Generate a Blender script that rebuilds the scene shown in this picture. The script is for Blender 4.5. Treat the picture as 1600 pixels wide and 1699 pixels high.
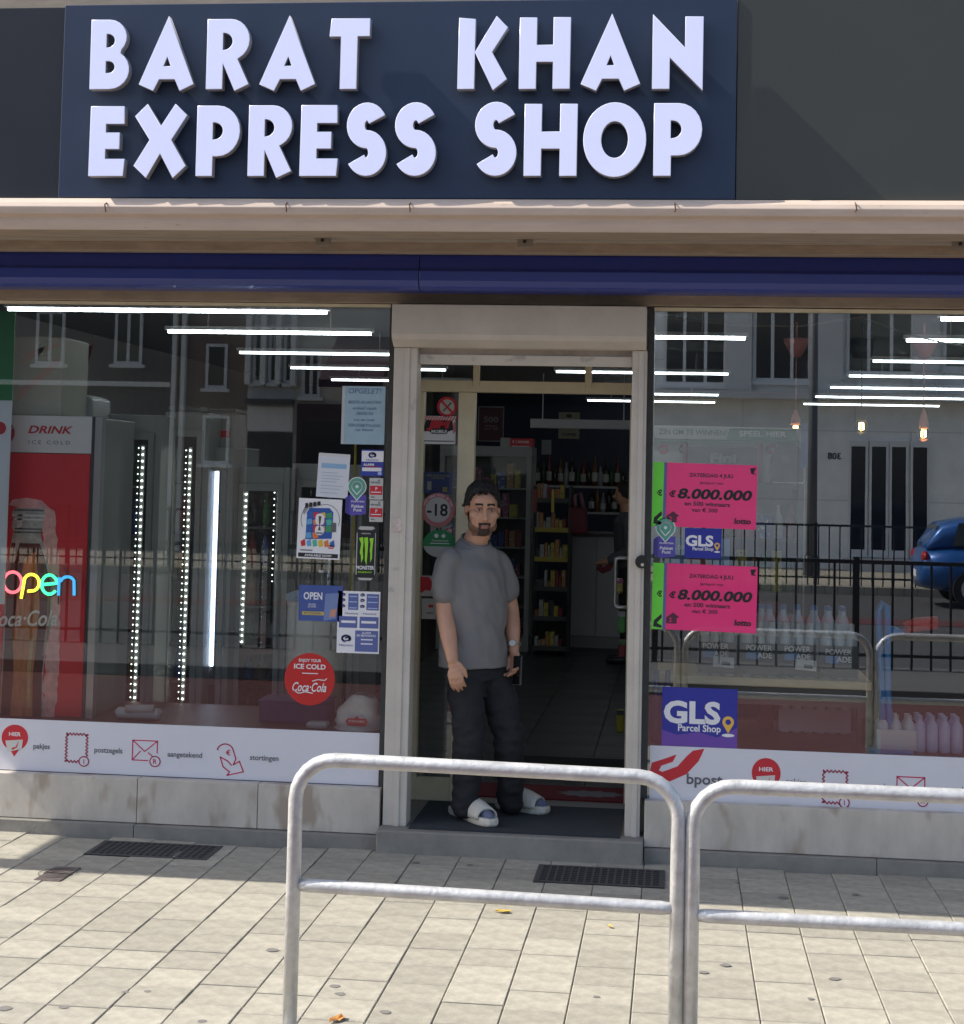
import bpy, bmesh, math, random
from mathutils import Vector, Matrix
R_ = math.radians
random.seed(7)
SC = bpy.context.scene
COL = SC.collection
for o in list(bpy.data.objects): bpy.data.objects.remove(o)

# ------------------------------------------------------------------ camera, sky, sun, exposure
F_PX, PPX, PPY = 2800.0, 800.0, 632.0           # photograph is 1600 x 1699
CAM = Vector((0.0, -8.484, 1.818))
def _ray(px, py): return Vector(((px-PPX)/F_PX, -(py-PPY)/F_PX, -1.0))
_a = _ray(1124, 800); _b = _ray(124, 778)
_Y = _a.normalized(); _Z = _a.cross(_b).normalized()
if _Z.y < 0: _Z = -_Z
_X = _Y.cross(_Z)
ROT = Matrix((_X, _Y, _Z))                       # camera vector -> world vector
cd = bpy.data.cameras.new('camera'); cam = bpy.data.objects.new('camera', cd); COL.objects.link(cam)
cd.sensor_fit = 'HORIZONTAL'; cd.sensor_width = 36; cd.lens = F_PX/1600*36
cd.shift_y = -(849.5-PPY)/1600; cd.clip_start = .05; cd.clip_end = 2000
cam.matrix_world = Matrix.Translation(CAM) @ ROT.to_4x4()
SC.camera = cam
def P(px, py, Y):
    v = ROT @ _ray(px, py); return CAM + v*((Y-CAM.y)/v.y)
def G(px, py, z=0.0):
    v = ROT @ _ray(px, py); return CAM + v*((z-CAM.z)/v.z)

SUN_TO = Vector((-1, -.09, 1.0)).normalized()    # towards the sun
w = bpy.data.worlds.new('World'); SC.world = w; w.use_nodes = True
nt = w.node_tree; bg = nt.nodes['Background']; sky = nt.nodes.new('ShaderNodeTexSky')
sky.sky_type = 'NISHITA'; sky.sun_disc = False
sky.sun_elevation = math.asin(SUN_TO.z); sky.sun_rotation = math.atan2(SUN_TO.x, SUN_TO.y)
nt.links.new(sky.outputs[0], bg.inputs[0]); bg.inputs[1].default_value = .15; sky.ozone_density = .35; sky.dust_density = 2.0
sl = bpy.data.lights.new('sun', 'SUN'); sl.energy = 4.0; sl.angle = R_(.5); sl.color = (1, .94, .84)
so = bpy.data.objects.new('sun', sl); COL.objects.link(so); so.rotation_euler = SUN_TO.to_track_quat('Z', 'Y').to_euler()
SC.view_settings.view_transform = 'Standard'; SC.view_settings.look = 'None'
SC.view_settings.exposure = 0.75; SC.view_settings.gamma = 1; SC.view_settings.use_curve_mapping = False
SC.cycles.max_bounces = 8; SC.cycles.transparent_max_bounces = 12
SC.cycles.use_denoising = True
SC.cycles.sample_clamp_indirect = 4

# ------------------------------------------------------------------ materials
MATS = {}
def M(name, col, rough=.55, metal=0., var=0., vs=8., bump=0., bs=60., emit=0., ecol=None, spec=.5, rnd=0., spots=None, stretch=None, coat=0.):
    if name in MATS: return MATS[name]
    m = bpy.data.materials.new(name); m.use_nodes = True; n = m.node_tree; L = n.links
    b = n.nodes['Principled BSDF']
    c4 = (*col, 1); b.inputs['Base Color'].default_value = c4
    b.inputs['Roughness'].default_value = rough; b.inputs['Metallic'].default_value = metal
    b.inputs['Specular IOR Level'].default_value = spec
    if coat: b.inputs['Coat Weight'].default_value = coat
    if emit:
        b.inputs['Emission Color'].default_value = (*(ecol or col), 1); b.inputs['Emission Strength'].default_value = emit
    tc = n.nodes.new('ShaderNodeTexCoord'); vec = tc.outputs['Object']
    if stretch:
        mp = n.nodes.new('ShaderNodeMapping'); mp.inputs['Scale'].default_value = stretch; L.new(vec, mp.inputs[0]); vec = mp.outputs[0]
    out = None
    if var:
        nz = n.nodes.new('ShaderNodeTexNoise'); nz.inputs['Scale'].default_value = vs; nz.inputs['Detail'].default_value = 6; nz.inputs['Roughness'].default_value = .65
        L.new(vec, nz.inputs['Vector'])
        mr = n.nodes.new('ShaderNodeMapRange'); mr.inputs[1].default_value = .25; mr.inputs[2].default_value = .75
        mr.inputs[3].default_value = 1-var; mr.inputs[4].default_value = 1+var; L.new(nz.outputs[0], mr.inputs[0])
        mx = n.nodes.new('ShaderNodeVectorMath'); mx.operation = 'SCALE'; mx.inputs[0].default_value = col; L.new(mr.outputs[0], mx.inputs['Scale'])
        out = mx.outputs[0]
        rr = n.nodes.new('ShaderNodeMapRange'); rr.inputs[3].default_value = max(.02, rough-.12); rr.inputs[4].default_value = min(1, rough+.12)
        L.new(nz.outputs[0], rr.inputs[0]); L.new(rr.outputs[0], b.inputs['Roughness'])
    if rnd:
        oi = n.nodes.new('ShaderNodeObjectInfo'); r2 = n.nodes.new('ShaderNodeMapRange')
        r2.inputs[3].default_value = 1-rnd; r2.inputs[4].default_value = 1+rnd; L.new(oi.outputs['Random'], r2.inputs[0])
        m2 = n.nodes.new('ShaderNodeVectorMath'); m2.operation = 'SCALE'
        if out: L.new(out, m2.inputs[0])
        else: m2.inputs[0].default_value = col
        L.new(r2.outputs[0], m2.inputs['Scale']); out = m2.outputs[0]
    if spots:                                    # (colour, scale, threshold)
        sc, ss, th = spots
        n2 = n.nodes.new('ShaderNodeTexNoise'); n2.inputs['Scale'].default_value = ss; n2.inputs['Detail'].default_value = 3
        L.new(vec, n2.inputs['Vector'])
        r3 = n.nodes.new('ShaderNodeMapRange'); r3.inputs[1].default_value = th; r3.inputs[2].default_value = th+.08; L.new(n2.outputs[0], r3.inputs[0])
        m3 = n.nodes.new('ShaderNodeMix'); m3.data_type = 'RGBA'; L.new(r3.outputs[0], m3.inputs[0])
        if out: L.new(out, m3.inputs[6])
        else: m3.inputs[6].default_value = c4
        m3.inputs[7].default_value = (*sc, 1); out = m3.outputs[2]
    if out: L.new(out, b.inputs['Base Color'])
    if bump:
        n3 = n.nodes.new('ShaderNodeTexNoise'); n3.inputs['Scale'].default_value = bs; n3.inputs['Detail'].default_value = 5; L.new(vec, n3.inputs['Vector'])
        bp = n.nodes.new('ShaderNodeBump'); bp.inputs['Strength'].default_value = bump; bp.inputs['Distance'].default_value = .01
        L.new(n3.outputs[0], bp.inputs['Height']); L.new(bp.outputs[0], b.inputs['Normal'])
    MATS[name] = m; return m

def glass_mat(name, refl, tint=(.9, .95, .92), wave=0.):
    m = bpy.data.materials.new(name); m.use_nodes = True; n = m.node_tree; L = n.links
    for x in list(n.nodes): n.nodes.remove(x)
    o = n.nodes.new('ShaderNodeOutputMaterial'); t = n.nodes.new('ShaderNodeBsdfTransparent'); g = n.nodes.new('ShaderNodeBsdfGlossy')
    t.inputs[0].default_value = (*tint, 1); g.inputs['Roughness'].default_value = .0; g.inputs[0].default_value = (.95, .97, 1, 1)
    f = n.nodes.new('ShaderNodeFresnel'); f.inputs[0].default_value = 1.5
    a = n.nodes.new('ShaderNodeMath'); a.operation = 'ADD'; a.inputs[1].default_value = refl; a.use_clamp = True; L.new(f.outputs[0], a.inputs[0])
    mx = n.nodes.new('ShaderNodeMixShader'); L.new(a.outputs[0], mx.inputs[0]); L.new(t.outputs[0], mx.inputs[1]); L.new(g.outputs[0], mx.inputs[2])
    if wave:
        tc = n.nodes.new('ShaderNodeTexCoord'); nz = n.nodes.new('ShaderNodeTexNoise'); nz.inputs['Scale'].default_value = 1.3; nz.inputs['Detail'].default_value = 1
        L.new(tc.outputs['Object'], nz.inputs['Vector']); bp = n.nodes.new('ShaderNodeBump'); bp.inputs['Strength'].default_value = wave; bp.inputs['Distance'].default_value = .01
        L.new(nz.outputs[0], bp.inputs['Height']); L.new(bp.outputs[0], g.inputs['Normal'])
    L.new(mx.outputs[0], o.inputs[0]); return m

white = M('white_print', (.75, .74, .76), .45); blackp = M('black_print', (.012, .012, .014), .5)
redp = M('red_print', (.55, .02, .035), .45); greyp = M('grey_print', (.16, .17, .18), .5)
bluep = M('blue_print', (.03, .05, .33), .45); purple = M('purple_print', (.09, .07, .36), .45)
greenp = M('green_print', (.03, .25, .09), .5); yellowp = M('yellow_print', (.8, .6, .05), .5)
GLASS_L = glass_mat('left_window_glass', .10, wave=.012); GLASS_R = glass_mat('right_window_glass', .20, wave=.012)
CLEAR = glass_mat('door_glass', .04)
cream = M('anodised_cream_metal', (.74, .66, .47), .4, .1, var=.12, vs=6)
jambm = M('painted_jamb', (.52, .475, .42), .5, var=.12, vs=5, spots=((.36, .33, .3), 9, .66))
black_metal = M('black_metal', (.015, .015, .017), .4)
chrome = M('brushed_steel', (.55, .55, .55), .3, .9)

# ------------------------------------------------------------------ mesh helpers
WORK = bpy.data.scenes.new('work')               # scratch scene for converting text and remeshing; removed at the end
def to_mesh(t):
    WORK.collection.objects.link(t); vl = WORK.view_layers[0]
    with bpy.context.temp_override(scene=WORK, view_layer=vl): vl.update(); dg = bpy.context.evaluated_depsgraph_get()
    me = bpy.data.meshes.new_from_object(t.evaluated_get(dg)); d = t.data; bpy.data.objects.remove(t)
    if isinstance(d, bpy.types.Mesh): bpy.data.meshes.remove(d)
    else: bpy.data.curves.remove(d)
    return me

class MB:
    def __init__(s): s.v = []; s.f = []; s.m = []
    def add(s, vs, fs, mi=0):
        k = len(s.v); s.v += [tuple(x) for x in vs]; s.f += [tuple(k+i for i in q) for q in fs]; s.m += [mi]*len(fs); return s
    def box(s, x0, x1, y0, y1, z0, z1, mi=0):
        x0, x1 = min(x0, x1), max(x0, x1); y0, y1 = min(y0, y1), max(y0, y1); z0, z1 = min(z0, z1), max(z0, z1)
        return s.add([(x0,y0,z0),(x1,y0,z0),(x1,y1,z0),(x0,y1,z0),(x0,y0,z1),(x1,y0,z1),(x1,y1,z1),(x0,y1,z1)],
                     [(3,2,1,0),(4,5,6,7),(0,1,5,4),(1,2,6,5),(2,3,7,6),(3,0,4,7)], mi)
    def prism(s, poly, y0, y1, mi=0):            # poly in X,Z ; extruded along Y
        n = len(poly); a = sum(poly[i][0]*poly[(i+1)%n][1]-poly[(i+1)%n][0]*poly[i][1] for i in range(n))
        if a < 0: poly = poly[::-1]
        y0, y1 = min(y0, y1), max(y0, y1)
        vs = [(x, y0, z) for x, z in poly]+[(x, y1, z) for x, z in poly]
        return s.add(vs, [tuple(range(n)), tuple(range(2*n-1, n-1, -1))]+[(i, i+n, (i+1)%n+n, (i+1)%n) for i in range(n)], mi)
    def prof(s, poly, x0, x1, mi=0):             # poly in Y,Z ; extruded along X
        n = len(poly); vs = [(x0, y, z) for y, z in poly]+[(x1, y, z) for y, z in poly]
        return s.add(vs, [tuple(range(n-1, -1, -1)), tuple(range(n, 2*n))]+[(i, (i+1)%n, (i+1)%n+n, i+n) for i in range(n)], mi)
    def tube(s, pts, r, n=10, mi=0, cap=True, flat=1.0):
        pts = [Vector(p) for p in pts]; rs = r if isinstance(r, (list, tuple)) else [r]*len(pts)
        rings = []; prev = None
        for i, p in enumerate(pts):
            d = (pts[min(i+1, len(pts)-1)]-pts[max(i-1, 0)]).normalized()
            if prev is None:
                u = d.cross(Vector((0, 1, 0)));
                if u.length < .1: u = d.cross(Vector((1, 0, 0)))
            else: u = prev-d*prev.dot(d)
            u.normalize(); prev = u; v = d.cross(u)
            rings.append([p+(u*math.cos(2*math.pi*k/n)+v*math.sin(2*math.pi*k/n)*flat)*rs[i] for k in range(n)])
        vs = [q for g in rings for q in g]; fs = []
        for i in range(len(pts)-1):
            for k in range(n): fs.append((i*n+k, i*n+(k+1)%n, (i+1)*n+(k+1)%n, (i+1)*n+k))
        if cap: fs += [tuple(range(n-1, -1, -1)), tuple(range((len(pts)-1)*n, len(pts)*n))]
        return s.add(vs, fs, mi)
    def lathe(s, c, prof, n=16, mi=0):           # prof: (r, z) bottom to top around a vertical axis at c
        vs = [(c[0]+r*math.cos(2*math.pi*k/n), c[1]+r*math.sin(2*math.pi*k/n), c[2]+z) for r, z in prof for k in range(n)]; fs = []
        for i in range(len(prof)-1):
            for k in range(n): fs.append((i*n+k, i*n+(k+1)%n, (i+1)*n+(k+1)%n, (i+1)*n+k))
        fs += [tuple(range(n-1, -1, -1)), tuple(range((len(prof)-1)*n, len(prof)*n))]
        return s.add(vs, fs, mi)
    def ball(s, c, rx, ry=None, rz=None, n=10, mi=0):
        ry = ry or rx; rz = rz or rx; c = Vector(c)
        vs = [c+Vector((0, 0, -rz))]; m = n//2+1
        for i in range(1, m):
            a = -math.pi/2+math.pi*i/m
            for k in range(n): b = 2*math.pi*k/n; vs.append(c+Vector((rx*math.cos(a)*math.cos(b), ry*math.cos(a)*math.sin(b), rz*math.sin(a))))
        vs.append(c+Vector((0, 0, rz))); fs = []; T = len(vs)-1
        for k in range(n):
            fs.append((0, 1+(k+1)%n, 1+k)); fs.append((T, T-n+k, T-n+(k+1)%n))
            for i in range(m-2): q = 1+i*n; fs.append((q+k, q+(k+1)%n, q+n+(k+1)%n, q+n+k))
        return s.add(vs, fs, mi)
    def build(s, name, mat, parent=None, loc=None, smooth=False, bevel=0.):
        me = bpy.data.meshes.new(name)
        off = Vector(loc) if loc is not None else (root_loc(parent) if parent else Vector((0, 0, 0)))
        me.from_pydata([Vector(p)-off for p in s.v], [], s.f)
        for m in (mat if isinstance(mat, (list, tuple)) else [mat]): me.materials.append(m)
        if any(s.m): me.polygons.foreach_set('material_index', s.m)
        if smooth: me.polygons.foreach_set('use_smooth', [True]*len(me.polygons))
        me.update(); o = bpy.data.objects.new(name, me); COL.objects.link(o)
        if parent: o.parent = parent
        elif loc is not None: o.location = off
        if bevel:
            b = o.modifiers.new('bevel', 'BEVEL'); b.width = bevel; b.segments = 2; b.limit_method = 'ANGLE'; b.harden_normals = False
        return o
def root_loc(o):
    while o.parent: o = o.parent
    return o.location.copy()
def tag(o, label=None, cat=None, group=None, kind=None):
    if label: o['label'] = label
    if cat: o['category'] = cat
    if group: o['group'] = group
    if kind: o['kind'] = kind
    return o
def thing(name, label, cat, loc, group=None):
    o = bpy.data.objects.new(name, None); COL.objects.link(o); o.location = loc; o.empty_display_size = .1
    return tag(o, label, cat, group)
def B(name, mat, parent, *args, bevel=0.):
    return MB().box(*args).build(name, mat, parent, bevel=bevel)
def circ(cx, cz, r, n=32, rz=None): return [(cx+r*math.cos(2*math.pi*k/n), cz+(rz or r)*math.sin(2*math.pi*k/n)) for k in range(n)]
def arc(cx, cy, rx, ry, a0, a1, n=10): return [(cx+rx*math.cos(R_(a0+(a1-a0)*i/n)), cy+ry*math.sin(R_(a0+(a1-a0)*i/n))) for i in range(n+1)]
def rrect(x0, z0, x1, z1, r):
    return arc(x1-r, z1-r, r, r, 0, 90, 4)+arc(x0+r, z1-r, r, r, 90, 180, 4)+arc(x0+r, z0+r, r, r, 180, 270, 4)+arc(x1-r, z0+r, r, r, 270, 360, 4)
def curve_mesh(name, loops, depth, bev=0.):      # filled 2-D outlines with holes -> mesh in local x,y with z thickness
    cu = bpy.data.curves.new(name, 'CURVE'); cu.dimensions = '2D'; cu.fill_mode = 'BOTH'; cu.extrude = depth/2; cu.bevel_depth = bev
    for lp in loops:
        sp = cu.splines.new('POLY'); sp.points.add(len(lp)-1); sp.use_cyclic_u = True
        for q, (x, y) in zip(sp.points, lp): q.co = (x, y, 0, 1)
    return to_mesh(bpy.data.objects.new(name, cu))
def stand(me, X, Y, Z, name, mat, parent):       # put a local x,y,z mesh upright in the facade (z towards the street)
    off = root_loc(parent) if parent else Vector((0, 0, 0))
    for v in me.vertices: x, y, z = v.co; v.co = Vector((X+x, Y-z, Z+y))-off
    me.materials.clear()
    for m in (mat if isinstance(mat, (list, tuple)) else [mat]): me.materials.append(m)
    o = bpy.data.objects.new(name, me); COL.objects.link(o); o.parent = parent; return o
_tc = {}
def text_mesh(body, size, bold=0., shear=0., depth=.0004, wfit=None, space=1.):
    cu = bpy.data.curves.new('lettering', 'FONT'); cu.body = body; cu.size = size/.72; cu.align_x = 'CENTER'; cu.align_y = 'CENTER'
    cu.offset = bold*size; cu.shear = shear; cu.extrude = depth; cu.resolution_u = 3; cu.space_character = space; cu.space_line = .9
    me = to_mesh(bpy.data.objects.new('lettering', cu))
    if len(me.vertices):
        xs = [v.co.x for v in me.vertices]; ys = [v.co.y for v in me.vertices]; cx = (min(xs)+max(xs))/2; cy = (min(ys)+max(ys))/2
        k = wfit/(max(xs)-min(xs)) if wfit else 1
        for v in me.vertices: v.co.x = (v.co.x-cx)*k; v.co.y -= cy
    return me
class Sheet:
    """a flat printed thing in a plane parallel to the facade; positions given on the photograph and carried onto its own plane"""
    def __init__(s, name, label, cat, px0, py0, px1, py1, Y, mat, group=None, thick=.002, shape=None, parent=None, rot=0):
        s.Y = Y; s.sc = (Y-CAM.y)/F_PX; s.rot = rot
        s.c = ((px0+px1)/2, (py0+py1)/2)
        pts = shape or [(px0, py0), (px1, py0), (px1, py1), (px0, py1)]
        q = [s.w(*p) for p in pts]
        zb = min(z for x, z in q); base = Vector((s.w(*s.c)[0], Y, zb))
        s.o = MB().prism(q, Y, Y-thick).build(name, mat, parent, loc=None if parent else base)
        if not parent: tag(s.o, label, cat, group)
        s.front = Y-thick
    def w(s, px, py):
        c = P(s.c[0], s.c[1], s.Y); dx = (px-s.c[0])*s.sc; dz = -(py-s.c[1])*s.sc
        if s.rot: a = R_(s.rot); dx, dz = dx*math.cos(a)-dz*math.sin(a), dx*math.sin(a)+dz*math.cos(a)
        return (c.x+dx, c.z+dz)
    def poly(s, name, pts, mat, lv=1, th=.0004):
        y = s.front-lv*.0006; return MB().prism([s.w(*p) for p in pts], y+.0005, y-th).build(name, mat, s.o)
    def rect(s, name, x0, y0, x1, y1, mat, lv=1): return s.poly(name, [(x0, y0), (x1, y0), (x1, y1), (x0, y1)], mat, lv)
    def disc(s, name, x, y, r, mat, lv=1, ry=None): return s.poly(name, [(x+r*math.cos(a*math.pi/18), y+(ry or r)*math.sin(a*math.pi/18)) for a in range(36)], mat, lv)
    def line(s, name, pts, wd, mat, lv=1, closed=False):   # stroked polyline
        mb = MB(); y = s.front-lv*.0006; pp = pts+[pts[0]] if closed else pts
        for (x0, y0), (x1, y1) in zip(pp, pp[1:]):
            L = math.hypot(x1-x0, y1-y0) or 1; nx, ny = -(y1-y0)/L*wd/2, (x1-x0)/L*wd/2; ex, ey = (x1-x0)/L*wd*.3, (y1-y0)/L*wd*.3
            mb.prism([s.w(x0-ex+nx, y0-ey+ny), s.w(x1+ex+nx, y1+ey+ny), s.w(x1+ex-nx, y1+ey-ny), s.w(x0-ex-nx, y0-ey-ny)], y+.0005, y-.0004)
        return mb.build(name, mat, s.o)
    def text(s, body, px, py, h, mat, wfit=None, bold=.0, shear=0., lv=2, name='lettering', space=1.):
        me = text_mesh(body, h*s.sc, bold, shear, wfit=wfit*s.sc if wfit else None, space=space)
        if s.rot:
            a = R_(s.rot)
            for v in me.vertices: x, y = v.co.x, v.co.y; v.co.x = x*math.cos(a)-y*math.sin(a); v.co.y = x*math.sin(a)+y*math.cos(a)
        X, Z = s.w(px, py); return stand(me, X, s.front-lv*.0006, Z, name, mat, s.o)
def arcpx(cx, cy, r, a0, a1, n=12, ry=None): return [(cx+r*math.cos(R_(a0+(a1-a0)*i/n)), cy+(ry or r)*math.sin(R_(a0+(a1-a0)*i/n))) for i in range(n+1)]
# ------------------------------------------------------------------ ground
asphalt = M('asphalt', (.055, .055, .057), .85, var=.25, vs=3, bump=.3, bs=150)
redlane = M('red_cycle_asphalt', (.09, .024, .022), .85, var=.2, vs=4, bump=.2, bs=150)
tilem = M('concrete_tile', (.34, .318, .262), .85, var=.28, vs=16, bump=.4, bs=220, rnd=.12, spots=((.15, .14, .13), 11, .70))
sand = M('joint_sand', (.19, .17, .14), .95, var=.3, vs=40)
def brick_mat(name, c1, c2, mortar, sx, sy, ms=.02, rough=.85, plane='XZ'):
    m = bpy.data.materials.new(name); m.use_nodes = True; n = m.node_tree; L = n.links; b = n.nodes['Principled BSDF']; b.inputs['Roughness'].default_value = rough
    tc = n.nodes.new('ShaderNodeTexCoord'); sp = n.nodes.new('ShaderNodeSeparateXYZ'); cb = n.nodes.new('ShaderNodeCombineXYZ'); L.new(tc.outputs['Object'], sp.inputs[0])
    L.new(sp.outputs[0], cb.inputs[0]); L.new(sp.outputs[2 if plane == 'XZ' else 1], cb.inputs[1])
    t = n.nodes.new('ShaderNodeTexBrick'); L.new(cb.outputs[0], t.inputs[0]); t.inputs['Color1'].default_value = (*c1, 1); t.inputs['Color2'].default_value = (*c2, 1)
    t.inputs['Mortar'].default_value = (*mortar, 1); t.inputs['Scale'].default_value = 1; t.inputs['Brick Width'].default_value = sx; t.inputs['Row Height'].default_value = sy; t.inputs['Mortar Size'].default_value = ms
    nz = n.nodes.new('ShaderNodeTexNoise'); nz.inputs['Scale'].default_value = 3; nz.inputs['Detail'].default_value = 6; L.new(tc.outputs['Object'], nz.inputs[0])
    mr = n.nodes.new('ShaderNodeMapRange'); mr.inputs[3].default_value = .8; mr.inputs[4].default_value = 1.2; L.new(nz.outputs[0], mr.inputs[0])
    vm = n.nodes.new('ShaderNodeVectorMath'); vm.operation = 'SCALE'; L.new(t.outputs[0], vm.inputs[0]); L.new(mr.outputs[0], vm.inputs['Scale']); L.new(vm.outputs[0], b.inputs['Base Color'])
    return m
paving_far = brick_mat('paving_beyond', (.34, .31, .245), (.31, .28, .225), (.10, .09, .07), .23, .219, .006, plane='XY')
TX0, TW, TL = -3.633, .219, .229
tcols, trows = 24, 12
TX1 = TX0+tcols*TW; TY1 = -.30; TY0 = TY1-trows*TL
mb = MB()
mb.add([(TX0, TY0, -.014), (TX1, TY0, -.014), (TX1, -.2, -.014), (TX0, -.2, -.014)], [(0, 1, 2, 3)], 1)
for x0, x1, y0, y1 in ((-30, TX0, -3.45, 0), (TX1, 30, -3.45, 0), (TX0, TX1, -3.45, TY0)):
    mb.add([(x0, y0, 0), (x1, y0, 0), (x1, y1, 0), (x0, y1, 0)], [(0, 1, 2, 3)], 0)
pav = tag(mb.build('pavement', [paving_far, sand]), kind='structure')
mb = MB(); mb.box(-30, 30, -3.6, -3.45, -.3, .004); kerb = tag(mb.build('kerb', M('kerb_concrete', (.3, .29, .27), .85, var=.15), bevel=.01), kind='structure')
tag(MB().add([(-200, -300, -.125), (200, -300, -.125), (200, 40, -.125), (-200, 40, -.125)], [(0, 1, 2, 3)]).build('ground', asphalt), kind='structure')
tag(MB().box(-40, 40, -7.4, -3.9, -.2, -.118).build('cycle_path', redlane), kind='structure')
tag(MB().box(-40, 40, -17.2, -16.2, -.2, -.118).build('cycle_lane', redlane), kind='structure')
tag(MB().box(-40, 40, -9.4, -7.4, -.3, .0).build('platform', M('platform_concrete', (.10, .098, .095), .85, var=.15, vs=2), bevel=.01), kind='structure')
tag(MB().box(-40, 40, -29, -22.6, -.3, .02).build('far_pavement', paving_far), kind='structure')
# tiles: one shared mesh, chamfered
t = MB(); a, b_, h, c = TW/2-.0016, TL/2-.0042, 0., .003
t.add([(-a,-b_,-.03),(a,-b_,-.03),(a,b_,-.03),(-a,b_,-.03),(-a,-b_,h-c),(a,-b_,h-c),(a,b_,h-c),(-a,b_,h-c),(-a+c,-b_+c,h),(a-c,-b_+c,h),(a-c,b_-c,h),(-a+c,b_-c,h)],
      [(0,1,5,4),(1,2,6,5),(2,3,7,6),(3,0,4,7),(4,5,9,8),(5,6,10,9),(6,7,11,10),(7,4,8,11),(8,9,10,11)])
tile0 = None
GRATES = [(G(148, 1412).x, G(362, 1412).x, -.66, -.36), (G(893, 1440).x, G(1104, 1440).x, -.76, -.42)]
for i in range(tcols):
    off = random.choice((0, .5, .9, .3))+random.uniform(-.1, .1)
    for j in range(trows):
        x = TX0+(i+.5)*TW; y = TY1-(j+.5-off*.5)*TL-.02
        if y > TY1+.05: continue
        if tile0 is None: tile0 = t.build('paving_tile', tilem, pav); o = tile0
        else: o = tile0.copy(); COL.objects.link(o)
        o.location = (x, y, random.uniform(-.002, .0015)); o.rotation_euler = (random.uniform(-.004, .004), random.uniform(-.004, .004), 0)
# cast-iron cellar grates
iron = M('grate_iron', (.075, .075, .076), .6, .4, var=.2)
for k, (x0, x1, y0, y1) in enumerate(GRATES):
    r = thing('cellar_grate', ['dark square-mesh cellar grate in pavement below left shop window', 'dark cellar grate in pavement in front of door step'][k], 'grate', ((x0+x1)/2, (y0+y1)/2, 0), 'cellar grates in the pavement')
    f = MB()
    for q in ((x0, x1, y0, y0+.025), (x0, x1, y1-.025, y1), (x0, x0+.025, y0+.025, y1-.025), (x1-.025, x1, y0+.025, y1-.025)): f.box(*q, -.002, .0045)
    f.build('frame', iron, r)
    g = MB(); n = int((x1-x0-.05)/.032)
    for i in range(1, n): X = x0+.025+i*(x1-x0-.05)/n; g.box(X-.005, X+.005, y0+.025, y1-.025, .0025, .0045)
    for i in range(1, 8): Yv = y0+.025+i*(y1-y0-.05)/8; g.box(x0+.025, x1-.025, Yv-.005, Yv+.005, .002, .004)
    g.build('mesh_bars', iron, r)
    B('pit_shade', M('pit_shade_black', (.01, .01, .01), .9), r, x0, x1, y0, y1, -.001, .0018)  # black sheet laid over the tiles stands in for the shade below the bars
# small valve cover
v = [G(52, 1461), G(112, 1463), G(138, 1441), G(78, 1440)]
vx0, vx1, vy0, vy1 = min(p.x for p in v)+.03, max(p.x for p in v)-.03, min(p.y for p in v), max(p.y for p in v)
r = thing('valve_cover', 'small square metal valve cover with round pattern set in sunlit pavement', 'cover', ((vx0+vx1)/2, (vy0+vy1)/2, 0))
B('plate', M('worn_iron', (.16, .13, .12), .5, .5, var=.3, vs=30), r, vx0, vx1, vy0, vy1, -.01, .005, bevel=.003)
for q in (.085, .06, .035):
    pts = [((vx0+vx1)/2+q*math.cos(i*math.pi/12), (vy0+vy1)/2+q*math.sin(i*math.pi/12), .006) for i in range(25)]
    MB().tube(pts, .0013, 6).build('ring', iron, r)
B('key_slot', blackp, r, (vx0+vx1)/2-.05, (vx0+vx1)/2+.05, (vy0+vy1)/2-.008, (vy0+vy1)/2+.008, .0045, .0065)
# leaves and litter
leafm = M('yellow_leaf', (.55, .38, .06), .6, var=.2, vs=60); leafo = M('orange_leaf', (.45, .2, .05), .6, var=.2, vs=60)
for k, (px, py, sz, m_, lab) in enumerate(((835, 1515, .04, leafm, 'yellow fallen leaf on pavement behind the left hoop rail'), (560, 1694, .045, leafo, 'orange fallen leaf on pavement at bottom edge beside rail post'), (1012, 1540, .018, leafm, 'tiny yellow leaf scrap on pavement between the rail posts'))):
    p = G(px, py); o = MB(); n = 10
    o.add([(0, 0, .006)]+[(sz*math.cos(i*2*math.pi/n)*(1 if i % 2 else .75), sz*.45*math.sin(i*2*math.pi/n), .004+.01*abs(math.sin(i*1.3))) for i in range(n)], [(0, 1+i, 1+(i+1) % n) for i in range(n)])
    o = o.build('fallen_leaf', m_); o.location = p; o.rotation_euler = (0, 0, k*1.1); tag(o, lab, 'leaf', 'fallen leaves')
# chewing-gum stains: thin discs
gum = M('gum_stain', (.17, .16, .15), .9)
mb = MB()
for px, py in ((105, 1672), (208, 1647), (245, 1646), (555, 1637), (565, 1650), (335, 1695), (8, 1674), (452, 1577), (640, 1680), (1205, 1602), (1345, 1658), (1168, 1614), (1385, 1625), (990, 1655), (690, 1432), (780, 1436), (1420, 1485), (1225, 1466), (1300, 1490)):
    p = G(px, py); s = random.uniform(.012, .026); k = len(mb.v)
    mb.add([(p.x+s*random.uniform(.8, 1.2)*math.cos(i*math.pi/5), p.y+s*random.uniform(.8, 1.2)*math.sin(i*math.pi/5), .0022) for i in range(10)], [tuple(range(10))])
tag(mb.build('gum_stains', gum), 'dark gum stains trodden into the pavement', 'stain', kind='stuff')

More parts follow.
